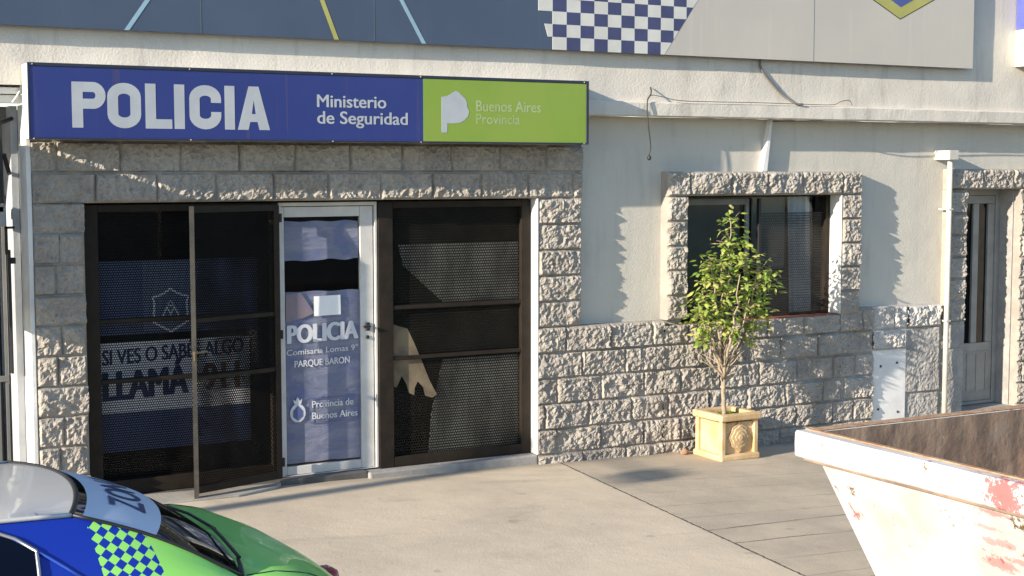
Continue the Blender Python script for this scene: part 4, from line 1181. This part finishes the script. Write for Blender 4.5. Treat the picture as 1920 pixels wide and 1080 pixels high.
M['strip'] = mat('white_sun_strip', (0.62, 0.68, 0.78), (0.58, 0.64, 0.75), 0.35)
M['lamp_red'] = mat('red_lens', (0.42, 0.03, 0.03), None, 0.2, coat=0.5)
M['lamp'] = mat('clear_lens', (0.5, 0.52, 0.55), None, 0.15, coat=0.5)
# lower body: stations front to back: X, centre top z, half width at shoulder, crown drop
ST = [(-3.0, .62, .50, .02), (-2.95, .85, .62, .03), (-2.7, .93, .70, .02), (-2.2, .95, .72, .02), (-1.6, .955, .725, .02), (-1.0, .96, .725, .02), (-.5, .97, .72, .02), (-.12, 1.02, .71, .03), (.03, 1.050, .715, .035), (.13, 1.050, .71, .035), (.24, 1.028, .695, .038), (.34, .985, .665, .045), (.425, .93, .62, .05), (.49, .865, .575, .055), (.54, .79, .52, .06), (.57, .70, .47, .06), (.59, .58, .44, .04)]
def half(st):
    X, zc, w, dr = st
    pr = [(0, zc)]
    for v in (.25, .5, .7, .85, .94): pr.append((w * v, zc - dr * v ** 2.4))
    zs = zc - dr
    pr += [(w, zs - .004), (w + .018, zs - .02), (w + .034, zs - .06), (w + .055, zs - .16), (w + .06, max(.45, zs - .34)), (w + .045, .36), (w - .02, .22), (w - .1, .20), (0, .20)]
    return [(X, y, z) for y, z in pr]
b = MB()
secs = []
for st in ST:
    h = half(st)
    secs.append([(x, -y, z) for x, y, z in h[::-1][:-1]] + h[:-1])
n = len(secs[0])
b.v = [cw(*p) for s in secs for p in s]
for i in range(len(secs) - 1):
    for j in range(n):
        j2 = (j + 1) % n
        b.f.append((i * n + j, (i + 1) * n + j, (i + 1) * n + j2, i * n + j2)); b.mi.append(0)
b.f.append(tuple(range(n))); b.mi.append(0)
b.f.append(tuple(range((len(secs) - 1) * n, len(secs) * n))[::-1]); b.mi.append(0)
body = b.build('body', M['livery'], CAR, smooth=True)
def body_pt(X, v):
    i = 0
    while i < len(ST) - 2 and ST[i + 1][0] < X: i += 1
    f = (X - ST[i][0]) / (ST[i + 1][0] - ST[i][0])
    q = [ST[i][m] + (ST[i + 1][m] - ST[i][m]) * f for m in range(4)]
    return cw(X, q[2] * v, q[1] - q[3] * abs(v) ** 2.4)
b = MB()
for v in (-.88, .88): b.tube([body_pt(X, v) for X in lin(.03, .50, 16)], 0.0032, 6)
b.tube([body_pt(.50, v) for v in lin(-.88, .88, 20)], 0.0032, 6)
b.build('bonnet_gap', M['black'], CAR)
# windscreen surface
WT, WBm = .545, .64
def ws(s, t, off=0.0):
    top = Vector((-.40 - .10 * s * s, WT * s, 1.287 - .022 * s * s))
    bot = Vector((.10 - .10 * s * s, WBm * s, 1.036 - .006 * s * s))
    p = top.lerp(bot, t)
    nrm = Vector((.5, .25 * s, .83)).normalized()
    return Vector(cw(*(p + nrm * (.035 * math.sin(math.pi * t) * (1 - .3 * s * s) + off))))
b = MB(); b.grid(lambda s, t: ws(s, t), lin(-1, 1, 25), lin(0, 1, 14), flip=True)
WS = b.build('windscreen', M['car_glass'], CAR, smooth=True)
b = MB()
b.tube([ws(s, 1.015, .004) for s in lin(-1, 1, 25)], 0.009, 8)
b.tube([ws(-1, t, .004) for t in lin(0, 1.01, 12)], 0.006, 8); b.tube([ws(1, t, .004) for t in lin(0, 1.01, 12)], 0.006, 8); b.tube([ws(s, -.01, .002) for s in lin(-1, 1, 25)], 0.009, 8)
b.build('rubber_seal', M['black'], WS, smooth=True)
b = MB(); b.grid(lambda s, t: ws(s, .05 + t * (.46 - .05 * s * s), .003), lin(-.985, .985, 25), lin(0, 1, 8), flip=True); b.build('sun_strip', M['strip'], WS, smooth=True)
b = MB()
vs, fs = text_shape('ZONA', 0.012)
u0, u1 = min(v[0] for v in vs), max(v[0] for v in vs)
b.add([ws(-.64 + .98 * (u - u0) / (u1 - u0), .39 - .21 * v, .006) for u, v in vs], [f[::-1] for f in fs]); b.build('strip_lettering', M['print_navy'], WS)
b = MB()
for s0, s1 in ((-.75, -.1), (-.05, .6)):
    b.tube([ws(s0, 1.0, .02), ws((s0 + s1) / 2, .93, .02), ws(s1, .95, .02)], 0.006, 6)
b.build('wiper', M['black'], WS)
# roof
def roof(s, x):
    k = (x + 1.15) / .85
    xt = x if x < -.6 else -.4 - .10 * s * s + (x + .4) * 1.0
    return cw(xt, WT * s * (1 - .04 * k * k), 1.287 - .022 * s * s + .018 * (1 - k * k))
b = MB(); b.grid(lambda s, x: roof(s, x), lin(-1, 1, 25), lin(-1.9, -.405, 16)); b.build('roof', M['roof_paint'], CAR, smooth=True)
# sides of the cabin
def side(sg):
    Xs = [(-2.6, -1.95), (-2.3, -1.8), (-1.8, -1.5), (-1.3, -1.1), (-1.0, -.85), (-.75, -.68), (-.6, -.5), (-.45, -.38), (-.33, -.27), (-.2, -.16), (-.08, -.06), (.02, .0)]
    def up(i):
        a, x = Xs[i]
        if x <= -.5: 
            k = (x + 1.15) / .85
            return Vector((x, WT * (1 - .04 * k * k), 1.265 + .018 * (1 - k * k)))
        f = (x + .5) / .5
        q = ws(-1, f); return Vector((q.x - CX, -(q.y - CY), q.z - CZ0))
    def fn(i, t):
        u_ = up(int(i)); d_ = Vector((Xs[int(i)][0], .742, .93))
        p = u_.lerp(d_, t); p += Vector((0, .03, .012)) * math.sin(math.pi * t)
        return p
    b = MB(); b.grid(lambda i, t: cw(fn(i, t).x, sg * fn(i, t).y, fn(i, t).z), list(range(len(Xs))), lin(0, 1, 8), flip=(sg > 0)); b.build('cabin_side', M['livery'], CAR, smooth=True)
    def fw(x, t, off):
        # window surface by x at the top line
        xt = x
        i = 0
        while i < len(Xs) - 2 and Xs[i + 1][1] < xt: i += 1
        f = (xt - Xs[i][1]) / (Xs[i + 1][1] - Xs[i][1])
        p = fn(i, t).lerp(fn(i + 1, t), f)
        return cw(p.x, sg * (p.y + off), p.z + off * .5)
    def t0(x):
        q = min(1.0, max(0.0, (x + .86) / .26)); return .045 + .25 * q * q
    def wp(x, t): return fw(x + .05 * t, t0(x) + (.92 - t0(x)) * t, .006)
    b = MB(); b.grid(wp, lin(-1.75, -.60, 18), lin(0, 1, 6), flip=(sg > 0)); w_ = b.build('side_window', M['car_glass'], CAR, smooth=True)
    b = MB()
    b.tube([wp(x, -.01) for x in lin(-1.75, -.60, 18)] + [wp(-.60, t) for t in lin(.05, 1, 6)], 0.006, 6)
    b.build('window_trim', M['rim_m'], w_, smooth=True)
    b = MB(); b.tube([fw(x, .0 + .55 * max(0.0, (x + .80) / .36) ** 1.1, .004) for x in lin(-1.6, -.44, 20)], 0.005, 6); b.build('door_edge', M['blue_edge'], CAR, smooth=True)
    b = MB(); b.tube([fw(x, .02, .004) for x in lin(-1.85, -.5, 14)], 0.008, 6); b.build('roof_gutter', M['roof_paint'], CAR, smooth=True)
side(-1); side(1)
CAR.rotation_euler = (R(-1.5), 0, 0)      # kerb side lower: the road falls to the gutter
# rear screen, lamps, bumpers, mirrors, wheels
b = MB(); b.grid(lambda s, t: cw(-1.9 - .72 * t, s * (.52 + .18 * t), 1.31 - .06 * s * s * (1 - t) - .37 * t), lin(-1, 1, 9), lin(0, 1, 5)); b.build('rear_window', M['car_glass'], CAR, smooth=True)
b = MB(); b.grid(lambda s, t: cw(.62 - .20 * s * s + .0 * t, s * .62, .36 + .20 * t), lin(-1, 1, 17), lin(0, 1, 5), flip=False); b.tube([cw(.625 - .20 * s * s, s * .62, .46) for s in lin(-1, 1, 17)], .05, 8); b.build('front_bumper', M['black'], CAR, smooth=True)
for sg in (-1, 1):
    b = MB(); b.grid(lambda s, t: cw(.578 - .05 * s * s - .02 * t, sg * (.22 + .22 * s), .60 + .07 * t), lin(0, 1, 7), lin(0, 1, 5), flip=(sg < 0)); b.build('headlight', M['lamp'], CAR, smooth=True)
    if sg > 0:
        b = MB(); c_ = cw(.60, .12, .785); b.box(c_[0] - .045, c_[0] + .035, c_[1] - .06, c_[1] + .06, c_[2] - .12, c_[2] + .03, 0.025); b.build('marker_lamp', M['lamp_red'], CAR, smooth=True)
    b = MB(); bx_ = cw(-.35, sg * .86, .93)
    b.box(bx_[0] - .05, bx_[0] + .05, bx_[1] - .08, bx_[1] + .08, bx_[2] - .05, bx_[2] + .06, 0.03); b.tube([cw(-.33, sg * .72, .92), cw(-.34, sg * .80, .93)], .018); b.build('wing_mirror', M['black'], CAR)
    for X in (.18, -2.25):
        w_ = bpy.data.objects.new('wheel', None); COL.objects.link(w_); w_.parent = CAR
        b = MB(); c = [cw(X, sg * y, .29) for y in (.56, .575, .72, .735)]; b.tube(c, [.25, .285, .285, .25], 24); b.build('tyre', M['tyre'], w_, smooth=False)
        b = MB(); b.tube([cw(X, sg * .60, .29), cw(X, sg * .742, .29), cw(X, sg * .75, .29)], [.17, .17, .10], 20); b.build('rim', M['rim_m'], w_)

# ------------------------------------------------------------------ street lamp out of the picture on the left: its pole throws the thin shadow on the pavement
LX, LY = -6.4, -2.64
LP = empty('unseen_street_lamp', (LX, LY, gz(LX)), 'unseen grey steel street lamp with added arm and head, on the pavement left of the picture', 'street lamp')
grey = mat('galvanised_steel', (0.35, 0.36, 0.36), None, 0.5, metal=0.4)
b = MB(); b.tube([(LX, LY, gz(LX)), (LX, LY, 4.03)], [.085, .07], 12); b.build('pole', grey, LP, smooth=True)
b = MB(); b.tube([(LX, LY, 3.98), (LX, LY - .5, 4.03), (LX, LY - .81, 4.02)], .022, 10); b.build('added_arm', grey, LP, smooth=True)
b = MB(); b.box(LX - .14, LX + .14, LY - 1.13, LY - .79, 3.94, 4.06, .03); b.build('added_lamp_head', grey, LP)  # arm and head added out of view to cast the small blob shadow
